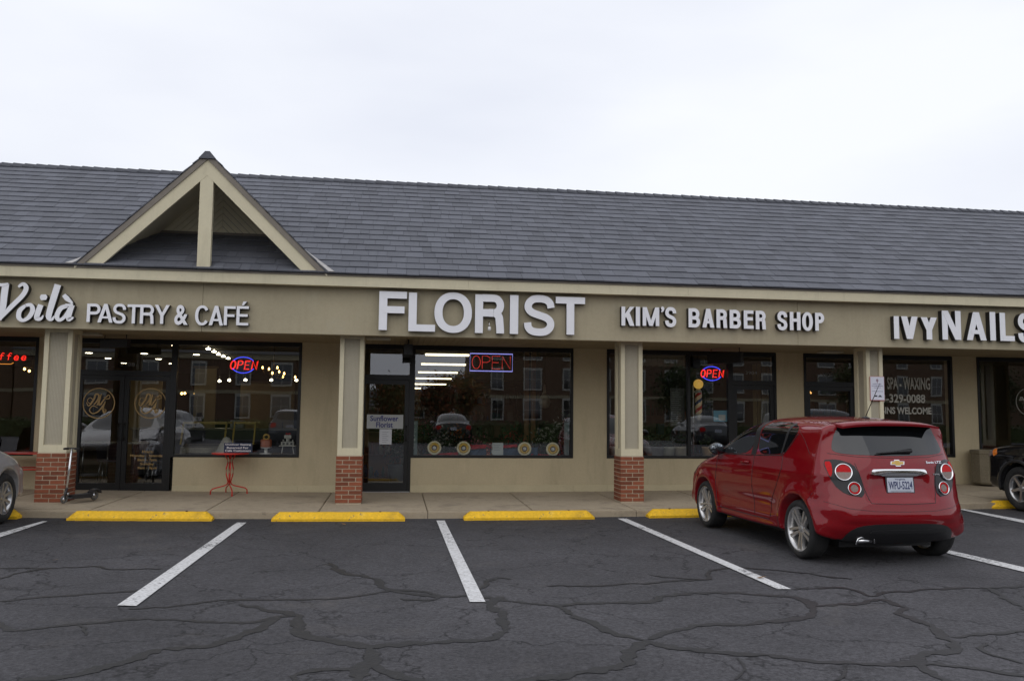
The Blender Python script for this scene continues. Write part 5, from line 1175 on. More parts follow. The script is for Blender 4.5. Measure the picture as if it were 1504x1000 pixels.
# ------------------------------------------------------------------ cars
def cr_spline(pts, n):
    out = []
    for i in range(len(pts)-1):
        p0, p1, p2, p3 = pts[max(i-1, 0)], pts[i], pts[i+1], pts[min(i+2, len(pts)-1)]
        for k in range(n):
            t = k/n; out.append([.5*((2*p1[a])+(-p0[a]+p2[a])*t+(2*p0[a]-5*p1[a]+4*p2[a]-p3[a])*t*t+(-p0[a]+3*p1[a]-3*p2[a]+p3[a])*t*t*t) for a in range(len(p1))])
    out.append(list(pts[-1])); return out
def sst(a, b, x): t = max(0, min(1, (x-a)/(b-a))); return t*t*(3-2*t)
def interp(tab, x):
    if x <= tab[0][0]: return tab[0][1]
    for (a, va), (b, vb) in zip(tab, tab[1:]):
        if x <= b: return va+(vb-va)*(x-a)/(b-a)
    return tab[-1][1]
def resamp(P, n):
    d = [0]
    for a, b in zip(P, P[1:]): d.append(d[-1]+math.hypot(b[0]-a[0], b[1]-a[1]))
    out = []; j = 0
    for i in range(n+1):
        t = d[-1]*i/n
        while j < len(P)-2 and d[j+1] < t: j += 1
        k = (t-d[j])/max(1e-9, d[j+1]-d[j]); out.append([P[j][a]+(P[j+1][a]-P[j][a])*k for a in range(3)])
    return out
def make_car(sp):
    name = sp['name']; root = empty(name, (0, 0, 0), 0, sp['label'], 'car', sp.get('group')); wb = sp['wb']; y0 = sp['fo']+wb/2   # nose y
    paint = sp['paint']; sil = [(y0-s*sp['ls'], z, r) for s, z, r in sp['sil']]; ser = [(y0-s*sp['ls'], z, r) for s, z, r in sp['bot']]
    D = cr_spline(sil, 14)    # from nose bottom, over the roof, to tail bottom
    yf, yr, zc = y0-.62*sp['ls'], y0-(sp['len']-.58)*sp['ls'], sp['zc']
    itop = [i for i in range(len(D)) if D[i][1] > zc+.12]
    iF = min((i for i in itop if D[i][0] <= yf), default=0)
    iR = max(i for i in itop if D[i][0] >= yr)
    front = resamp(D[:iF+1], 44); top = D[iF:iR+1]; rear = resamp(D[iR:], 70)
    N = 120; ytab = [front[-1][0]+(rear[0][0]-front[-1][0])*i/N for i in range(N+1)]
    def zat(y, P):
        for a, b in zip(P, P[1:]):
            if min(a[0], b[0]) <= y <= max(a[0], b[0]) and a[0] != b[0]:
                t = (y-a[0])/(b[0]-a[0]); return [y, a[1]+(b[1]-a[1])*t, a[2]+(b[2]-a[2])*t]
        return [y]+list((P[0] if abs(P[0][0]-y) < abs(P[-1][0]-y) else P[-1])[1:])
    topS = [zat(y, top) for y in ytab]; topS[0] = front[-1]; topS[-1] = rear[0]
    botD = cr_spline(ser, 10)
    botfull = [front[0]]+botD+[rear[-1]]
    fy, ry = front[-1][0], rear[0][0]
    botS = [zat(y, botfull) for y in ytab]
    # loop: front bottom corner segment from botS[0] to front[0], front, top, rear, down to botS[-1]
    fseg = resamp([botS[0]]+[p for p in botfull if p[0] > fy+1e-6][::-1], 8)
    if math.hypot(fseg[-1][0]-front[0][0], fseg[-1][1]-front[0][1]) > 1e-6: fseg.append(front[0])
    rseg = resamp([rear[-1]]+[p for p in botfull[::-1] if p[0] < ry-1e-6 and p is not botfull[-1]]+[botS[-1]], 8)
    Cf, Cr = (fy, zc), (ry, zc)
    loop = []   # (S, C)
    for p in fseg[:-1]: loop.append((p, Cf))
    for p in front[:-1]: loop.append((p, Cf))
    for p, y in zip(topS, ytab): loop.append((p, (y, zc)))
    for p in rear[1:]: loop.append((p, Cr))
    for p in rseg[1:]: loop.append((p, Cr))
    for p, y in list(zip(botS, ytab))[::-1][1:-1]: loop.append((p, (y, zc)))
    # remove coincident neighbours
    L2 = [loop[0]]
    for q in loop[1:]:
        if math.hypot(q[0][0]-L2[-1][0][0], q[0][1]-L2[-1][0][1]) > 1e-4: L2.append(q)
    loop = L2; n = len(loop); T = 46; bm = bmesh.new(); G = []
    axles = (wb/2, -wb/2)
    def Wmax(y, z):
        w_ = interp(sp['W'], z)*sp['hw']
        ft = sst(y0-1.0, y0-.0, y); w_ *= 1-.05*ft
        w_ -= sp.get('rtaper', .05)*sst(-wb/2+.2, y0-sp['len']*sp['ls'], y)*sst(.85, 1.3, z)
        for ya in axles:
            r_ = math.hypot(y-ya, z-sp['wr']); w_ += (.032 if ya < 0 else .024)*math.exp(-((r_-sp['wr']-.085)/.06)**2)*(1 if z > .2 else 0)
        mid = sst(-wb/2+.35, -wb/2+.7, y)*(1-sst(wb/2-.6, wb/2-.35, y))
        w_ -= mid*.020*math.exp(-((z-.52)/.12)**2); w_ += mid*.010*math.exp(-((z-.27)/.035)**2); w_ += .007*math.exp(-((z-sp['crease']-(.05*(-y)/wb))/.022)**2)
        return w_
    for j in range(n):
        (S, C) = loop[j]; a = loop[j-1][0]; b = loop[(j+1) % n][0]
        tx, tz = b[0]-a[0], b[1]-a[1]; l = math.hypot(tx, tz) or 1
        nx, nz_ = tz/l, -tx/l      # candidate inward normal
        dx, dz = C[0]-S[0], C[1]-S[1]; dl = math.hypot(dx, dz)
        if nx*dx+nz_*dz < 0: nx, nz_ = -nx, -nz_
        dot = max(.35, (nx*dx+nz_*dz)/dl); ring = []
        for k in range(T+1):
            t = (k/T)**2.3; y, z = S[0]+dx*t, S[1]+dz*t; d = t*dl*dot; u = min(1, d/S[2]); p = sp.get('p', 2.5)
            w_ = Wmax(y, z)*(max(0, 1-(1-u)**p))**(1/p) if k else 0
            ring.append([w_, y, z])
        G.append(ring)
    if sp.get('disp'):
        for ring in G:
            for v in ring: sp['disp'](v)
    V = {}
    for s_ in (1, -1):
        for j in range(n):
            for k in range(T+1):
                if k == 0 and s_ == -1: V[(s_, j, k)] = V[(1, j, 0)]; continue
                w_, y, z = G[j][k]; V[(s_, j, k)] = bm.verts.new((s_*w_, y, z))
    for s_ in (1, -1):
        for j in range(n):
            for k in range(T):
                q = [V[(s_, j, k)], V[(s_, (j+1) % n, k)], V[(s_, (j+1) % n, k+1)], V[(s_, j, k+1)]]
                q = list(dict.fromkeys(q))
                try: bm.faces.new(q)
                except ValueError: pass
    bmesh.ops.remove_doubles(bm, verts=bm.verts[:], dist=2e-4)
    bmesh.ops.dissolve_degenerate(bm, edges=bm.edges[:], dist=1e-5)
    bmesh.ops.recalc_face_normals(bm, faces=bm.faces[:])
    bvh = BVHTree.FromBMesh(bm)
    body = meshobj('body', bm, [paint, BLACKP, DARKGL], root, smooth=True)
    # wheel arches
    cb = MB(); Ra = sp['wr']+.048
    for ya in axles:
        for s_ in (-1, 1): cb.lathe([(0, s_*.56), (Ra, s_*.56), (Ra+.006, s_*.98), (0, s_*.98)], 64, 'x', c=(0, ya, sp['wr']+.01), mi=0)
    cut = cb.build('cut', [BLACKP]); md = body.modifiers.new('b', 'BOOLEAN'); md.object = cut; md.operation = 'DIFFERENCE'; md.solver = 'EXACT'
    dg = bpy.context.evaluated_depsgraph_get(); dg.update(); me = bpy.data.meshes.new_from_object(body.evaluated_get(dg)); body.modifiers.clear(); old = body.data; body.data = me; bpy.data.objects.remove(cut)
    while len(me.materials) < 3: me.materials.append(BLACKP)
    me.materials[0] = paint; me.materials[1] = BLACKP; me.materials[2] = DARKGL
    for p in me.polygons:
        c = p.center; ins = any(math.hypot(c.y-ya, c.z-sp['wr']-.01) < Ra+.002 and .5 < abs(c.x) for ya in axles) and (abs(p.normal.x) < .6 or abs(c.x) < .6)
        p.material_index = 1 if (ins or (c.z < .30 and p.normal.z < -.75)) else 0
        p.use_smooth = not ins
    # ---- conforming panels
    def hit(axis, a, b):
        if axis in ('L', 'R'):
            s_ = -1 if axis == 'L' else 1; h = bvh.ray_cast(Vector((s_*2, a, b)), Vector((-s_, 0, 0)))
        elif isinstance(axis, tuple):
            s_ = axis[1]; dv = Vector((-s_*.51, .86, 0)); e_ = Vector((.86, s_*.51, 0)); h = bvh.ray_cast(e_*a+Vector((0, 0, b))-dv*5, dv)
        elif axis == 'B': h = bvh.ray_cast(Vector((a, -4, b)), Vector((0, 1, 0)))
        elif axis == 'F': h = bvh.ray_cast(Vector((a, 4, b)), Vector((0, -1, 0)))
        else: h = bvh.ray_cast(Vector((a, b, 3)), Vector((0, 0, -1)))
        return h[0], h[1]
    def chaikin(P, it):
        for _ in range(it):
            Q = []
            for i in range(len(P)):
                a, b = P[i], P[(i+1) % len(P)]; Q += [(a[0]*.8+b[0]*.2, a[1]*.8+b[1]*.2), (a[0]*.2+b[0]*.8, a[1]*.2+b[1]*.8)]
            P = Q
        return P
    def panel(nm, poly, axis, off, m, it=2, step=.035, parent=root, skirt=.014, nrm_flip=False):
        P = chaikin(poly, it); t = bmesh.new(); t.faces.new([t.verts.new((p[0], p[1], 0)) for p in P])
        for ax in (0, 1):
            lo, hi = min(p[ax] for p in P), max(p[ax] for p in P); c = lo+step
            while c < hi:
                g = t.verts[:]+t.edges[:]+t.faces[:]; no = (1, 0, 0) if ax == 0 else (0, 1, 0); bmesh.ops.bisect_plane(t, geom=g, plane_co=(c, c, 0), plane_no=no); c += step
        bad = []; nm_ = {}
        for v in t.verts:
            h, nn = hit(axis, v.co.x, v.co.y)
            if h is None: bad.append(v); continue
            v.co = h+nn*off; nm_[v] = nn
        bmesh.ops.delete(t, geom=bad, context='VERTS')
        be = [e for e in t.edges if e.is_boundary]; ex = bmesh.ops.extrude_edge_only(t, edges=be); nv = [g for g in ex['geom'] if isinstance(g, bmesh.types.BMVert)]
        t.normal_update()
        for v in nv:
            h = bvh.find_nearest(v.co); v.co = v.co-h[1]*(skirt) if h[1] else v.co
        bmesh.ops.recalc_face_normals(t, faces=t.faces[:])
        # make sure normals point outward
        f = max(t.faces, key=lambda f: f.calc_area()); h = bvh.find_nearest(f.calc_center_median())
        if h[1].dot(f.normal) < 0: bmesh.ops.reverse_faces(t, faces=t.faces[:])
        return meshobj(nm, t, m, parent, smooth=math.radians(35), angle='keep')
    def seam(pts, axis, r_=.0042, m=BLACKP, nm='panel_gap', parent=root, off=.0, closed=False):
        P = []
        for i in range(len(pts)-(0 if closed else 1)):
            a, b = pts[i], pts[(i+1) % len(pts)]; k = max(2, int(math.hypot(b[0]-a[0], b[1]-a[1])/.03))
            for q in range(k):
                h, nn = hit(axis, a[0]+(b[0]-a[0])*q/k, a[1]+(b[1]-a[1])*q/k)
                if h is not None: P.append(h+nn*off)
        if len(P) < 2: return None
        return MB().tube(P, r_, 5, closed=closed).build(nm, m, parent)
    S = lambda s: y0-s*sp['ls']
    # ---- wheels
    def wheel(x, ya, s_):
        w_ = empty('wheel', (x, ya, sp['wr'])); w_.parent = root; R = sp['wr']; rr = sp['rim']; h = .105
        MB().lathe([(rr*.985, s_*-h), (R*.93, s_*-h*1.02), (R*.985, s_*-h*.8), (R, s_*-h*.5), (R, s_*h*.5), (R*.985, s_*h*.82), (R*.93, s_*h*1.04), (R*.80, s_*h*1.08), (rr*.99, s_*h*.98)], 56, 'x').build('tyre', RUBBER, w_)
        b = MB(); m_ = sp['rimmat']
        b.lathe([(rr*.97, -s_*h*.9), (rr*.90, -s_*h*.4), (rr*.86, s_*h*.3), (rr*.93, s_*h*.85), (rr*1.0, s_*h*1.0), (rr*1.02, s_*h*.99)], 56, 'x')
        b.lathe([(0, s_*h*.72), (.028, s_*h*.72), (.036, s_*h*.66), (.06, s_*h*.6), (.062, s_*h*.3), (0, s_*h*.3)], 24, 'x')
        ns = sp.get('spokes', 5)
        for k in range(ns):
            a_ = 2*PI*k/ns+.3*s_
            for tw in ((-1, 1) if sp.get('twin') else (0,)):
                def q(r_, t, d): # radial r, tangential t, depth
                    aa = a_; return (s_*d, r_*math.cos(aa)-t*math.sin(aa), r_*math.sin(aa)+t*math.cos(aa))
                if tw == 0: ti, to, wi, wo = 0, 0, .030, .022
                else: ti, to, wi, wo = tw*.018, tw*.036, .017, .019
                b.hexa([q(.04, ti-wi, h*.35), q(.04, ti+wi, h*.35), q(rr*.9, to+wo, h*.5), q(rr*.9, to-wo, h*.5), q(.04, ti-wi*.8, h*.68), q(.04, ti+wi*.8, h*.68), q(rr*.94, to+wo*.8, h*.86), q(rr*.94, to-wo*.8, h*.86)])
        b.build('rim', m_, w_)
        MB().lathe([(0, s_*h*.05), (rr*.82, s_*h*.05), (rr*.82, -s_*h*.3), (0, -s_*h*.3)], 32, 'x').build('brake_disc', mat('brake_dark', (.05, .05, .05), .5, metal=.6), w_)
        return w_
    for ya in axles:
        for s_ in (-1, 1): wheel(s_*(sp['hw']-.115), ya, s_)
    sp['detail'](root, panel, seam, hit, S, sp)
    # underbody
    MB().box(-.55, .55, -wb/2-.3, wb/2+.3, .16, .24).build('underbody', BLACKP, root)
    bpy.data.meshes.remove(old)
    return root
def carpaint(name, col, metal=.35, rough=.28):
    m = mat(name, col, rough, metal=metal, coat=1., spec=.05, noise_=[(3, .06)], chips=[(2.5, .52, .75, (.10, .07, .06, .06), (1, 1, 1))])
    return m

def ring_at(hit, ax, x, z, r, t, m, nm, parent, off=.012, lean=.0):
    h, nn = hit(ax, x, z)
    if h is None: return
    q = (-Vector((0, -1, 0)).lerp(nn, .75).normalized()).to_track_quat('Y', 'Z')
    o = MB().lathe([(r-t, .006), (r-t*.7, -.006), (r-t*.2, -.008), (r, .0), (r, .02), (r-t, .02)], 30, 'y').build(nm, m, parent); o.location = h+nn*off; o.rotation_mode = 'QUATERNION'; o.rotation_quaternion = q; return o
def disc_at(hit, ax, x, z, r, m, nm, parent, off=.008, half=0):
    h, nn = hit(ax, x, z)
    q = (-Vector((0, -1, 0)).lerp(nn, .75).normalized()).to_track_quat('Y', 'Z')
    b = MB(); n = 20; a0, a1 = (0, 2*PI) if not half else ((.0, PI) if half > 0 else (PI, 2*PI)); pts = [(r*math.cos(a0+(a1-a0)*i/n), r*math.sin(a0+(a1-a0)*i/n)) for i in range(n+(1 if half else 0))]
    b.prism(pts, -.004, .012, 'y'); o = b.build(nm, m, parent); o.location = h+nn*off; o.rotation_mode = 'QUATERNION'; o.rotation_quaternion = q; return o
LAMPR = mat('lamp_red', (.50, .006, .008), .2, spec=.15, noise_=[(60, .25)]); LAMPC = mat('lamp_clear', (.22, .17, .15), .2, metal=.3, spec=.3, noise_=[(60, .3)]); SMOKE = mat('lamp_housing', (.012, .012, .014), .18, spec=.35)
AMBL = mat('amber_lens', (.75, .20, .02), .15, coat=1)

def hatch_detail(root, panel, seam, hit, S, sp):
    # side glass
    for ax in 'LR':
        fw = panel('front_side_window', [(S(1.26), 1.045), (S(1.50), 1.20), (S(1.84), 1.40), (S(2.05), 1.462), (S(2.27), 1.482), (S(2.24), 1.075)], ax, .002, DARKGL)
        panel('pillar_trim', [(S(2.235), 1.075), (S(2.265), 1.482), (S(2.38), 1.485), (S(2.36), 1.08)], ax, .0035, BLACKP, it=0)
        panel('rear_side_window', [(S(2.37), 1.08), (S(2.40), 1.487), (S(2.95), 1.478), (S(3.22), 1.44), (S(3.28), 1.38), (S(3.14), 1.22), (S(3.02), 1.11)], ax, .002, DARKGL)
        panel('quarter_window_bar', [(S(2.97), 1.11), (S(3.00), 1.11), (S(3.11), 1.465), (S(3.05), 1.47)], ax, .005, BLACKP, it=0)
        seam([(S(1.24), 1.035), (S(1.55), 1.045), (S(2.3), 1.068), (S(3.02), 1.10), (S(3.15), 1.21), (S(3.31), 1.38)], ax, .006, CHROME if False else BLACKP, 'window_seal')
        seam([(S(1.28), 1.06), (S(1.24), .70), (S(1.30), .33)], ax); seam([(S(2.33), 1.11), (S(2.32), .7), (S(2.36), .33)], ax)
        seam([(S(3.02), 1.14), (S(3.05), .95), (S(2.95), .75), (S(2.80), .55), (S(2.76), .34)], ax); seam([(S(1.30), .33), (S(2.36), .33), (S(2.76), .34)], ax)
        seam([(S(3.28), 1.40), (S(3.42), 1.30), (S(3.60), 1.12)], ax, .0025)
        seam([(S(3.74), .74), (S(3.64), .60), (S(3.60), .52)], ax, .0025)
        s_ = -1 if ax == 'L' else 1
        for (sa, z) in ((2.12, .965), ):
            h, nn = hit(ax, S(sa), z); b = MB(); b.tube([h+nn*.004+Vector((0, .10, -.004)), h+nn*.032+Vector((0, .07, 0)), h+nn*.034+Vector((0, -.07, .004)), h+nn*.004+Vector((0, -.10, .008))], .013, 8); b.build('door_handle', sp['paint'], root)
        h, nn = hit(ax, S(3.12), 1.30)   # hidden rear handle
        # mirror
        h, nn = hit(ax, S(1.38), 1.09); mr = empty('side_mirror', h+Vector((s_*.10, 0, .015))); mr.parent = root
        b = MB(); b.lathe([(0, -.10), (.05, -.085), (.075, -.04), (.082, .01), (.078, .045), (.07, .05)], 24, 'y'); o_ = b.build('mirror_shell', mat('mirror_dark', (.02, .02, .022), .25, coat=1), mr); o_.scale = (1.25, -1, 1)
        o_ = MB().lathe([(0, -.047), (.072, -.047), (.072, -.05), (0, -.05)], 24, 'y').build('mirror_glass', mat('mirror_glass', (.5, .55, .6), .03, metal=1), mr); o_.scale = (1.22, 1, .97)
        MB().tube([(-s_*.02, .02, -.03), (-s_*.13, .03, -.06)], .022, 8).build('mirror_arm', BLACKP, mr)
        # headlight
        panel('headlight', [(S(.10), .70), (S(.22), .82), (S(.50), .90), (S(.46), .78), (S(.25), .66)], ax, .004, LAMPC)
        panel('side_marker', [(S(.14), .60), (S(.14), .64), (S(.24), .64), (S(.24), .60)], ax, .004, AMBL, it=0)
    # rear glass with black surround, wiper
    panel('rear_window', [(-.655, 1.185), (-.64, 1.27), (-.555, 1.45), (-.50, 1.472), (0, 1.480), (.50, 1.472), (.555, 1.45), (.64, 1.27), (.655, 1.185), (.55, 1.152), (0, 1.135), (-.55, 1.152)], 'B', .003, DARKGL, it=2)
    seam([(-.70, 1.16), (-.40, 1.125), (0, 1.118), (.40, 1.125), (.70, 1.16)], 'B', .003)
    wp = []
    for t in range(7):
        k = t/6; h, nn = hit('B', -.22+.42*k, 1.155+.03*k); wp.append(h+nn*.022)
    b = MB(); b.tube(wp, [.005, .008, .009, .010, .014, .02, .024], 8); b.build('rear_wiper', BLACKP, root)
    sp_ = MB(); ns = 24; prev = None
    for i in range(ns+1):
        x = -.57+1.14*i/ns; h, nn = hit('T', x, S(3.60)); edge = 1-abs(x/.60)**6
        yb_ = S(3.885)-.045*(1-(x/.6)**2); zt = hit('T', x, S(3.70))[0].z
        R = [sp_.bm.verts.new(v) for v in ((x, h.y, h.z+.002), (x, S(3.72), zt+.004+.006*edge), (x, yb_, zt-.022), (x, yb_+.004, zt-.045), (x, S(3.75), zt-.030), (x, h.y, h.z-.04))]
        if prev:
            for k in range(6):
                f = sp_.bm.faces.new((prev[k], prev[(k+1) % 6], R[(k+1) % 6], R[k])); f.material_index = 0 if k < 3 else 1; f.smooth = k < 2
        else: sp_.bm.faces.new(R[::-1])
        prev = R
    sp_.bm.faces.new(prev); sp_.build('roof_spoiler', [sp['paint'], BLACKP], root)
    # hatch seams
    seam([(-.47, 1.06), (-.43, .90), (-.40, .74), (-.37, .655), (0, .645), (.37, .655), (.40, .74), (.43, .90), (.47, 1.06)], 'B', .0035)
    # lamps
    for s_ in (-1, 1):
        h0, n0 = hit('B', s_*.60, .965); AX = ('D', s_); a0 = h0.x*.86+h0.y*s_*.51
        def rel(P): return [(a0-s_*p[0], .965+p[1]) for p in P]
        tl = panel('tail_lamp', rel([(-.215, .12), (-.06, .135), (.10, .085), (.16, -.02), (.215, -.255), (.02, -.225), (-.10, -.13)]), AX, .006, SMOKE, it=1, step=.03)
        panel('red_reflector', rel([(-.195, .105), (-.12, .11), (-.105, .0), (-.13, -.06)]), AX, .011, LAMPR, it=1, step=.03, parent=tl)
        ring_at(hit, AX, a0, .965, .092, .016, CHROME, 'upper_ring', tl, .022); disc_at(hit, AX, a0, .965, .078, LAMPR, 'brake_lens', tl, .02, 1); disc_at(hit, AX, a0, .965, .078, LAMPC, 'clear_lens', tl, .018, -1)
        a1 = a0-s_*.10
        ring_at(hit, AX, a1, .80, .070, .011, CHROME, 'lower_ring', tl, .020); ring_at(hit, AX, a1, .80, .059, .020, LAMPR, 'lower_red_ring', tl, .019); disc_at(hit, AX, a1, .80, .040, LAMPC, 'reverse_lens', tl, .016)
    # chrome bar, plate, emblem
    panel('chrome_bar', [(-.33, .945), (-.315, .985), (-.29, 1.0), (.29, 1.0), (.315, .985), (.33, .945)], 'B', .022, CHROME, it=1, skirt=.04)
    h, nn = hit('B', 0, .84); pl = empty('licence_plate', h+Vector((0, -.018, 0))); pl.parent = root; pl.rotation_euler = (math.radians(-6), 0, 0)
    MB().box(-.165, .165, 0, .008, -.088, .088, bev=.003).build('plate_frame', mat('plate_frame', (.03, .03, .035), .3), pl)
    MB().box(-.152, .152, -.004, -.001, -.076, .076, bev=.0015).build('plate_face', mat('plate_face', (.50, .53, .60), .45), pl)
    PB = mat('plate_blue', (.03, .04, .12), .5)
    for nm, tx, x0, x1, z0, z1, bo in (('plate_number', 'WPU-5224', -.138, .138, -.045, .038, .015), ('plate_state', 'Virginia', -.06, .06, .048, .068, .0)):
        meshobj(nm, text_bm(tx, x0, x1, z0, z1, -.006, .002, bo, 0, 3, (0, 0)), PB, pl)
    MB().box(-.12, .12, -.006, -.0045, -.070, -.056).build('plate_strip', mat('plate_strip', (.35, .37, .42), .5), pl)
    h, nn = hit('B', 0, 1.065); em = empty('bow_tie_emblem', h+nn*.004); em.parent = root; em.rotation_euler = (math.radians(-16), 0, 0)
    def bow(k, y0_, y1_, nm, m):
        P = [(-.085, -.018), (-.032, -.018), (-.026, -.036), (.034, -.036), (.032, -.018), (.075, -.018), (.085, .018), (.032, .018), (.026, .036), (-.034, .036), (-.032, .018), (-.075, .018)]
        MB().prism([(p[0]*k[0], p[1]*k[1]) for p in P], y0_, y1_, 'y').build(nm, m, em)
    bow((1, 1), -.004, .006, 'emblem_rim', CHROME); bow((.86, .74), -.007, -.0045, 'emblem_face', mat('emblem_gold', (.55, .36, .10), .3, metal=.8))
    h, nn = hit('B', .46, 1.07)
    bd = empty('badge', h+nn*.006); bd.parent = root; bd.rotation_euler = (math.radians(-16), 0, math.radians(12))
    meshobj('badge_text', text_bm('Sonic LTZ', -.11, .11, -.012, .014, 0, .004, .02, 0, 2, (0, 0)), CHROME, bd)
    h, nn = hit('B', .46, .945); bd = empty('badge', h+nn*.006); bd.parent = root; bd.rotation_euler = (0, 0, math.radians(10)); meshobj('badge_text', text_bm('TURBO', -.05, .05, -.010, .010, 0, .004, .04, 0, 2, (0, 0)), CHROME, bd)
    # lower bumper
    panel('lower_valance', [(-.66, .225), (-.60, .36), (-.50, .42), (-.30, .445), (.30, .445), (.50, .42), (.60, .36), (.66, .225), (.3, .235), (-.3, .235)], 'B', .006, mat('valance_black', (.016, .016, .017), .45), it=1, skirt=.03)
    panel('valance_strip', [(-.40, .345), (-.36, .385), (.50, .385), (.52, .345)], 'B', .016, BLACKP, it=1)
    seam([(-.80, .66), (-.60, .60), (-.35, .575), (0, .57), (.35, .575), (.60, .60), (.80, .66)], 'B', .0022)
    h, nn = hit('B', -.40, .27)
    ex = MB(); ex.tube([(-.52, h.y-.02, .225), (-.495, h.y-.022, .285), (-.46, h.y-.022, .30), (-.33, h.y-.02, .30), (-.31, h.y-.02, .285), (-.305, h.y-.02, .235)], .009, 8); ex.tube([(-.49, h.y, .26), (-.33, h.y, .26)], .022, 8); ex.build('exhaust_tip', CHROME, root)
    # antenna
    h, nn = hit('T', .04, S(3.35)); an = empty('antenna', h); an.parent = root
    MB().lathe([(0, -.004), (.045, -.004), (.035, .012), (.012, .02), (0, .02)], 16).build('base', BLACKP, an).scale = (.8, 1.6, 1); MB().tube([(0, .0, .015), (.012, -.20, .30), (.018, -.26, .39)], [.005, .004, .002], 6).build('rod', BLACKP, an)
    panel('windscreen', [(-.62, 1.10), (-.50, 1.44), (0, 1.47), (.50, 1.44), (.62, 1.10), (0, 1.08)], 'F', .003, DARKGL)
    panel('grille', [(-.42, .42), (-.40, .60), (.40, .60), (.42, .42)], 'F', .004, BLACKP, it=1)
def hatch_disp(v):
    x, y, z = v
    if y < -1.6:
        # recess round the plate and below the rear window
        k = (1-sst(.30, .40, x+ (z-.80)*.25))*sst(.665, .70, z)*(1-sst(.925, .955, z)); v[1] += .026*k
        k2 = (1-sst(.56, .70, x))*sst(.44, .475, z)*(1-sst(.50, .60, z)); v[1] -= .012*k2
        if z > 1.44: v[1] -= .0
RED = carpaint('red_paint', (.20, .001, .005), .10, .42)
hatch = dict(name='red_hatchback', label='shiny red hatchback parked nose-in before the barber shop', wb=2.56, fo=.86, len=4.10, ls=1.0, hw=.866, zc=.62, wr=.317, rim=.243, crease=.90, p=2.5, paint=RED, rimmat=mat('alloy_grey', (.62, .61, .60), .32, metal=.85), twin=True, spokes=5,
    sil=[(.10, .22, .2), (.02, .36, .4), (.0, .55, .45), (.03, .70, .42), (.14, .83, .35), (.35, .92, .25), (.75, 1.01, .16), (1.10, 1.075, .12), (1.45, 1.27, .14), (1.85, 1.455, .18), (2.25, 1.54, .20), (2.8, 1.557, .20), (3.3, 1.54, .18), (3.60, 1.515, .13), (3.735, 1.497, .10), (3.765, 1.475, .12), (3.79, 1.42, .2), (3.90, 1.19, .30), (3.945, 1.11, .34), (3.985, 1.0, .36), (4.02, .82, .38), (4.075, .68, .42), (4.10, .56, .42), (4.085, .42, .40), (4.04, .32, .3), (3.94, .225, .16)],
    bot=[(.45, .19, .1), (2.0, .18, .08), (3.6, .20, .12)],
    W=[(.15, .90), (.25, .955), (.40, .985), (.60, 1.0), (.80, .995), (.95, .975), (1.08, .945), (1.16, .92), (1.40, .86), (1.55, .83)], disp=hatch_disp, detail=hatch_detail)
def place(r, x, y, rz): r.location = (x, y, LOT+gz(x)); r.rotation_euler = (0, 0, rz)
hc = make_car(hatch)
# rear axle centre (5.30,-4.80), front axle centre (5.21,-2.24)
place(hc, 5.26, -3.53, math.radians(2.0))

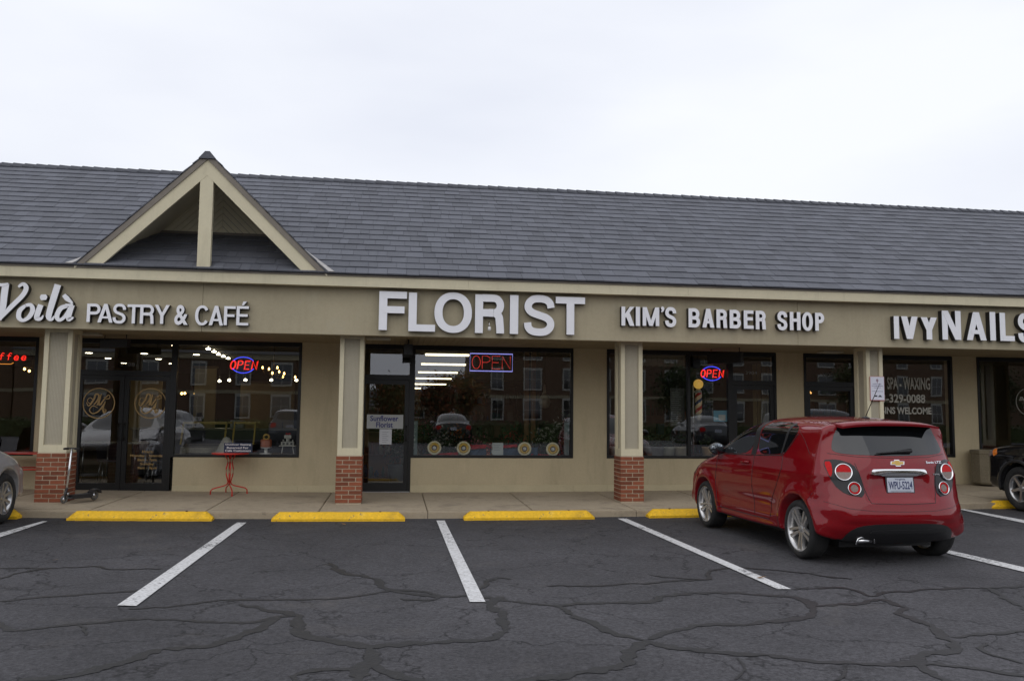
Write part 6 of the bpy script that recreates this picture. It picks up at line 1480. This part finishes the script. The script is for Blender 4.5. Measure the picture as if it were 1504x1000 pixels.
def sedan_detail(root, panel, seam, hit, S, sp):
    zb, zr = sp['zb'], sp['zr']; s1, s2, s3, s4, s5, s6 = sp['gl']   # glass stations
    for ax in 'LR':
        s_ = -1 if ax == 'L' else 1
        panel('front_side_window', [(S(s1), zb), (S(s2), zb+(zr-zb)*.75), (S(s3-.15), zr), (S(s3), zr), (S(s3), zb+.03)], ax, .002, DARKGL)
        panel('rear_side_window', [(S(s3+.09), zb+.03), (S(s3+.09), zr), (S(s4), zr), (S(s5), zb+(zr-zb)*.55), (S(s6), zb+.06)], ax, .002, DARKGL)
        panel('pillar_trim', [(S(s3), zb+.03), (S(s3), zr), (S(s3+.09), zr), (S(s3+.09), zb+.03)], ax, .003, BLACKP, it=0)
        seam([(S(s1-.05), zb-.03), (S(s1-.08), .65), (S(s1), .32)], ax); seam([(S(s3+.04), zb), (S(s3+.04), .65), (S(s3+.06), .32)], ax); seam([(S(s6-.1), zb+.03), (S(s6-.05), .8), (S(s6-.35), .5), (S(s6-.4), .33)], ax); seam([(S(s1), .32), (S(s6-.4), .33)], ax)
        seam([(S(.30), zb-.28), (S(.6), zb-.18), (S(s1-.2), zb-.07)], ax, .003)
        panel('headlight', sp['hl'](S), ax, .005, LAMPC, it=1)
        if sp['mk']: panel('side_marker', sp['mk'](S), ax, .008, AMBL, it=1, step=.02)
        for sa in (s3-.18, s6-.3):
            h, nn = hit(ax, S(sa), zb-.13); MB().tube([h+nn*.004+Vector((0, .1, 0)), h+nn*.034+Vector((0, .07, 0)), h+nn*.034+Vector((0, -.07, 0)), h+nn*.004+Vector((0, -.1, 0))], .013, 8).build('door_handle', sp['paint'], root)
        h, nn = hit(ax, S(s1+.12), zb+.02); mr = empty('side_mirror', h+Vector((s_*.10, 0, .03))); mr.parent = root
        o_ = MB().lathe([(0, -.10), (.05, -.085), (.075, -.04), (.082, .01), (.078, .045), (0, .05)], 24, 'y').build('mirror_shell', sp['paint'], mr); o_.scale = (1.3, -1, 1); MB().tube([(-s_*.02, .02, -.03), (-s_*.13, .03, -.06)], .022, 8).build('mirror_arm', BLACKP, mr)
        tl = panel('tail_lamp', [(s_*.80, zb-.30), (s_*.82, zb-.08), (s_*.60, zb-.06), (s_*.56, zb-.22)], 'B', .006, LAMPR, it=1)
        if sp.get('cladding'): 
            for ya in (sp['wb']/2, -sp['wb']/2):
                P = []
                for k in range(25):
                    a_ = -.15+(PI+.3)*k/24; h, nn = hit(ax, ya+(sp['wr']+.075)*math.cos(a_), sp['wr']+.01+(sp['wr']+.075)*math.sin(a_))
                    if h is not None: P.append(h+nn*.004)
                if len(P) > 3: MB().tube(P, .028, 8).build('arch_cladding', BLACKP, root)
    panel('windscreen', [(-.66, zb+.02), (-.54, zr), (0, zr+.03), (.54, zr), (.66, zb+.02), (0, zb)], 'F', .003, DARKGL)
    panel('rear_window', [(-.62, zb+.06), (-.50, zr-.02), (.50, zr-.02), (.62, zb+.06)], 'B', .003, DARKGL)
    panel('grille', [(-.38, .50), (-.42, .66), (.42, .66), (.38, .50)], 'F', .006, BLACKP, it=1); panel('lower_intake', [(-.5, .26), (-.45, .38), (.45, .38), (.5, .26)], 'F', .006, BLACKP, it=1)
    h, nn = hit('B', 0, zb-.22); pl = empty('licence_plate', h+Vector((0, -.012, 0))); pl.parent = root; MB().box(-.152, .152, 0, .006, -.076, .076).build('plate_face', mat('plate_face', (0, 0, 0)), pl)
SILV = carpaint('silver_paint', (.42, .405, .40), .5, .36); BLK = carpaint('black_paint', (.008, .008, .009), .0, .25)
Wt = [(.15, .90), (.25, .95), (.40, .985), (.60, 1.0), (.80, .985), (.95, .94), (1.0, .92), (1.15, .84), (1.40, .72), (1.55, .68), (1.8, .64)]
sedan = dict(name='silver_sedan', label='silver sedan cut off by the left edge of the photo, parked nose-in', wb=2.70, fo=.92, len=4.60, ls=1.0, hw=.90, zc=.58, wr=.325, rim=.215, crease=.78, paint=SILV, rimmat=mat('alloy_bright', (.5, .5, .5), .3, metal=.9), spokes=9,
    sil=[(.12, .22, .2), (.03, .34, .4), (.0, .50, .45), (.03, .68, .42), (.16, .82, .36), (.5, .95, .25), (1.0, 1.05, .15), (1.3, 1.09, .12), (1.8, 1.33, .15), (2.2, 1.50, .2), (2.7, 1.55, .2), (3.2, 1.52, .2), (3.7, 1.36, .18), (4.05, 1.18, .14), (4.4, 1.13, .2), (4.54, 1.05, .3), (4.60, .78, .4), (4.60, .5, .4), (4.52, .32, .3), (4.42, .24, .16)],
    bot=[(.5, .19, .1), (2.3, .18, .08), (4.1, .2, .12)], W=Wt, zb=1.06, zr=1.43, gl=(1.55, 1.95, 2.55, 3.3, 3.7, 3.85), hl=lambda S: [(S(.08), .64), (S(.24), .78), (S(.56), .87), (S(.46), .74), (S(.22), .62)], mk=None, detail=sedan_detail)
sc1 = make_car(sedan); place(sc1, -5.96, -3.02, math.radians(-1))
suv = dict(name='black_crossover', label='black crossover cut off by the right edge of the photo, parked nose-in', wb=2.63, fo=.88, len=4.42, ls=1.0, hw=.90, zc=.66, wr=.345, rim=.215, crease=.86, p=3.2, paint=BLK, rimmat=mat('alloy_bright', (.5, .5, .5), .3, metal=.9), spokes=5, cladding=True,
    sil=[(.12, .28, .15), (.03, .34, .25), (.0, .50, .3), (.0, .72, .3), (.04, .88, .25), (.16, .985, .16), (.6, 1.05, .12), (1.1, 1.10, .12), (1.25, 1.13, .1), (1.75, 1.45, .14), (2.1, 1.61, .16), (2.7, 1.65, .18), (3.4, 1.63, .18), (4.0, 1.57, .14), (4.14, 1.50, .16), (4.30, 1.12, .25), (4.36, .95, .3), (4.42, .70, .3), (4.42, .5, .3), (4.34, .33, .2), (4.26, .27, .12)],
    bot=[(.5, .22, .08), (2.3, .21, .06), (4.0, .24, .1)], W=[(.15, .92), (.3, .97), (.5, 1.0), (.9, .99), (1.05, .95), (1.2, .87), (1.5, .80), (1.7, .76)], zb=1.10, zr=1.52, gl=(1.42, 1.75, 2.42, 3.3, 3.75, 3.85), hl=lambda S: [(S(.07), .80), (S(.08), .93), (S(.30), .96), (S(.26), .82)], mk=lambda S: [(S(.30), .82), (S(.28), .94), (S(.36), .95), (S(.40), .86)], detail=sedan_detail)
sv = make_car(suv); place(sv, 10.80, -2.76, math.radians(1))

for px, py, lab in ((81, 829, 'curled tan fallen leaf on the asphalt at the left'), (776, 766, 'orange fallen leaf beside the long white line near the kerb'), (505, 772, 'pale fallen leaf just in front of the second wheel stop'), (1118, 852, 'small brown fallen leaf right of the long white line')):
    q = atz(px, py, LOT); b = MB(); P = [b.bm.verts.new(v) for v in ((-.045, 0, .012), (-.01, .028, .02), (.05, .005, .03), (-.005, -.026, .018))]; b.bm.faces.new(P); bmesh.ops.solidify(b.bm, geom=b.bm.faces[:], thickness=.002)
    o = b.build('fallen_leaf', mat('dry_leaf', (.35, .20, .08), .8)); tag(o, lab, 'leaf', 'fallen leaves on the lot'); o.location = (q.x, q.y, LOT+gz(q.x)+.004); o.rotation_euler = (0, 0, px)

# ------------------------------------------------------------------ what the glass reflects: cars, trees and houses across the lot
GREY = carpaint('grey_paint', (.09, .095, .10), .5, .3)
cars = [(sc1, -9.5, -21.5, PI+.02, 'grey sedan parked leftmost across the lot behind the photographer', {'silver_paint': GREY}), (sv, -4.4, -22, PI, 'grey crossover parked across the lot behind the photographer', {'black_paint': GREY}),
        (sc1, 2.8, -24, PI, 'dark sedan parked across the lot behind the photographer, near the middle', {'silver_paint': BLK}), (sv, 9.4, -22, PI, 'black crossover parked across the lot behind the photographer, right of the silver sedan', None), (sc1, 15.0, -22.5, PI, 'dark grey sedan parked across the lot behind the photographer', {'silver_paint': GREY}), (sv, 21.5, -22.5, PI, 'black crossover parked farthest right across the lot', None)]
for c in cars:
    d = dup(c[0], (c[1], c[2], LOT), c[3], c[4], group='cars parked across the lot', sub=c[5])
def brick_wall_mat(name, col):
    m = bpy.data.materials.new(name); m.use_nodes = True; nt = m.node_tree; b = nt.nodes['Principled BSDF']; b.inputs['Roughness'].default_value = .9; L = nt.links.new
    co = _n(nt, 'ShaderNodeTexCoord'); mp = _n(nt, 'ShaderNodeMapping'); mp.inputs['Rotation'].default_value = (PI/2, 0, 0); L(co.outputs['Object'], mp.inputs[0])
    br = _n(nt, 'ShaderNodeTexBrick'); br.inputs['Scale'].default_value = 4.2; br.inputs['Color1'].default_value = (*col, 1); br.inputs['Color2'].default_value = (col[0]*.75, col[1]*.7, col[2]*.7, 1); br.inputs['Mortar'].default_value = (.16, .13, .1, 1); br.inputs['Mortar Size'].default_value = .015
    L(mp.outputs[0], br.inputs[0]); L(br.outputs[0], b.inputs['Base Color']); return m
HB = brick_wall_mat('house_brick', (.15, .088, .05)); WINW = mat('house_white', (.42, .41, .36), .6); HG = mat('house_window_glass', (.02, .025, .03), .05, spec=1); HR = mat('house_roof', (.05, .05, .055), .8); CREAM = mat('house_cream', (.30, .26, .17), .7)
def house(x0, x1, y, h, label, xs_, storeys=3, bay=None):
    o = empty('brick_townhouse', ((x0+x1)/2, y, LOT), 0, label, 'building', 'brick houses across the road'); cx = (x0+x1)/2; w_ = x1-x0
    MB().box(-w_/2, w_/2, -12, 0, 0, h).build('wall', HB, o); b = MB(); b.prism([(.4, h+.001), (-6, h+2.2), (-12.4, h+.001)], -w_/2-.3, w_/2+.3, 'x'); b.build('roof', HR, o)
    MB().box(-w_/2-.05, w_/2+.05, .002, .25, h-.5, h).box(-w_/2-.02, w_/2+.02, .002, .08, 3.1, 3.4).build('cornice', CREAM, o)
    for X in xs_:
        for k in range(storeys):
            z = 1.0+k*3.0; f = MB(); ww = 1.7 if int(X*3) % 2 else 1.1
            f.box(X-cx-ww/2-.12, X-cx+ww/2+.12, .003, .10, z-.15, z+2.1); wo = f.build('window', WINW, o)
            g = MB()
            for i in range(2):
                for j in range(2): g.box(X-cx-ww/2+i*ww/2+.03, X-cx-ww/2+(i+1)*ww/2-.03, .101, .12, z+j*.95+.03, z+(j+1)*.95-.03)
            go = g.build('pane', HG, wo)
    return o
house(8, 30, -66, 10.2, 'three-storey brick house with white windows across the road, opposite the florist', [10.2, 13.8, 17.5, 21.0, 24.6, 28.2])
house(31, 52, -69, 11, 'brick house right of the one opposite the florist', [33, 36.5, 40, 43.5, 47, 50.5])
house(-34, -8.5, -64, 6.8, 'low brick house with a cream cornice opposite the pastry shop', [-31, -27, -22.5, -18, -14, -10.5], 2)
house(-7.5, 7, -92, 2.4, 'low distant brick building in the gap between the larger houses', [-5, -1, 3], 1)
house(-62, -35, -66, 9.5, 'tall brick house farthest left across the road', [-59, -55, -51, -47, -43, -38.5])
house(53, 80, -69, 10, 'brick house farthest right across the road', [56, 60, 64, 68, 72, 76])
# autumn trees
def tree(x, y, h, lab, cols, seed):
    o = empty('street_tree', (x, y, LOT), 0, lab, 'tree', 'trees across the road'); r = random.Random(seed); b = MB(); b.tube([(0, 0, 0), (.05, 0, h*.3), (.0, .1, h*.6), (.1, 0, h*.85)], [.16, .13, .09, .03], 8)
    cl = []
    for k in range(9):
        a_ = r.random()*2*PI; z = h*r.uniform(.4, .85); q = Vector((math.cos(a_)*h*.25*r.uniform(.4, 1), math.sin(a_)*h*.25*r.uniform(.4, 1), z)); b.tube([(0, 0, h*.32), tuple(q*.6), tuple(q)], [.06, .04, .015], 5); cl.append(q)
    b.build('trunk', mat('bark', (.06, .045, .035), .95), o); f = bmesh.new()
    for k in range(3200):
        c = r.choice(cl); q = c+Vector((r.gauss(0, 1), r.gauss(0, 1), r.gauss(0, .8)))*h*.11; d = Vector((r.uniform(-1, 1), r.uniform(-1, 1), r.uniform(-1, 1))).normalized()*.13; s_ = d.cross(Vector((r.random(), .3, r.random()))).normalized()*.10
        f.faces.new([f.verts.new(v) for v in (q-d, q+s_, q+d, q-s_)]).material_index = r.randrange(len(cols))
    meshobj('crown', f, cols, o)
A1, A2, A3 = mat('leaf_green', (.05, .07, .02), .8, island=.3), mat('leaf_rust', (.22, .07, .02), .8, island=.3), mat('leaf_yellow', (.25, .14, .03), .8, island=.3)
tree(3.5, -52, 4.6, 'low rust-coloured tree across the road between the houses', [A1, A2, A2], 1); tree(0, -50, 4.2, 'low green and rust tree left of the gap between the houses', [A1, A1, A2], 2); tree(6.3, -55, 5.2, 'yellowish tree before the brick house opposite the florist', [A1, A2, A3], 3)
tree(-5, -52, 5, 'green tree by the low brick house', [A1, A1, A3], 4); tree(22, -45, 5.5, 'dark green tree opposite the barber shop', [A1], 5); tree(36, -45, 6, 'dark green tree opposite the nail shop', [A1], 6); tree(52, -50, 7, 'tall dark green tree farthest right across the road', [A1], 7)

hg = MB(); r = random.Random(21); hg.box(-36, 60, -26.9, -26.1, LOT, .85)  # hedge added out of view to darken the reflections in the shop glass
for k in range(7000):
    q = Vector((r.uniform(-36, 60), -26.05+r.uniform(-.08, .08), r.uniform(-.1, .95))) if k % 3 else Vector((r.uniform(-36, 60), r.uniform(-27, -26), .9+r.uniform(-.05, .12)))
    d = Vector((r.uniform(-1, 1), r.uniform(-1, 1), r.uniform(-1, 1))).normalized()*.09; s_ = d.cross(Vector((r.random(), .3, r.random()))).normalized()*.06
    hg.bm.faces.new([hg.bm.verts.new(v) for v in (q-d, q+s_, q+d, q-s_)])
tag(hg.build('added_hedge', A1), 'long added hedge across the lot that darkens the window reflections', 'hedge', kind='stuff')
for o_ in sc.objects:
    if o_.type == 'MESH' and o_.parent is None and 'label' not in o_ and 'kind' not in o_: print('UNTAGGED', o_.name)
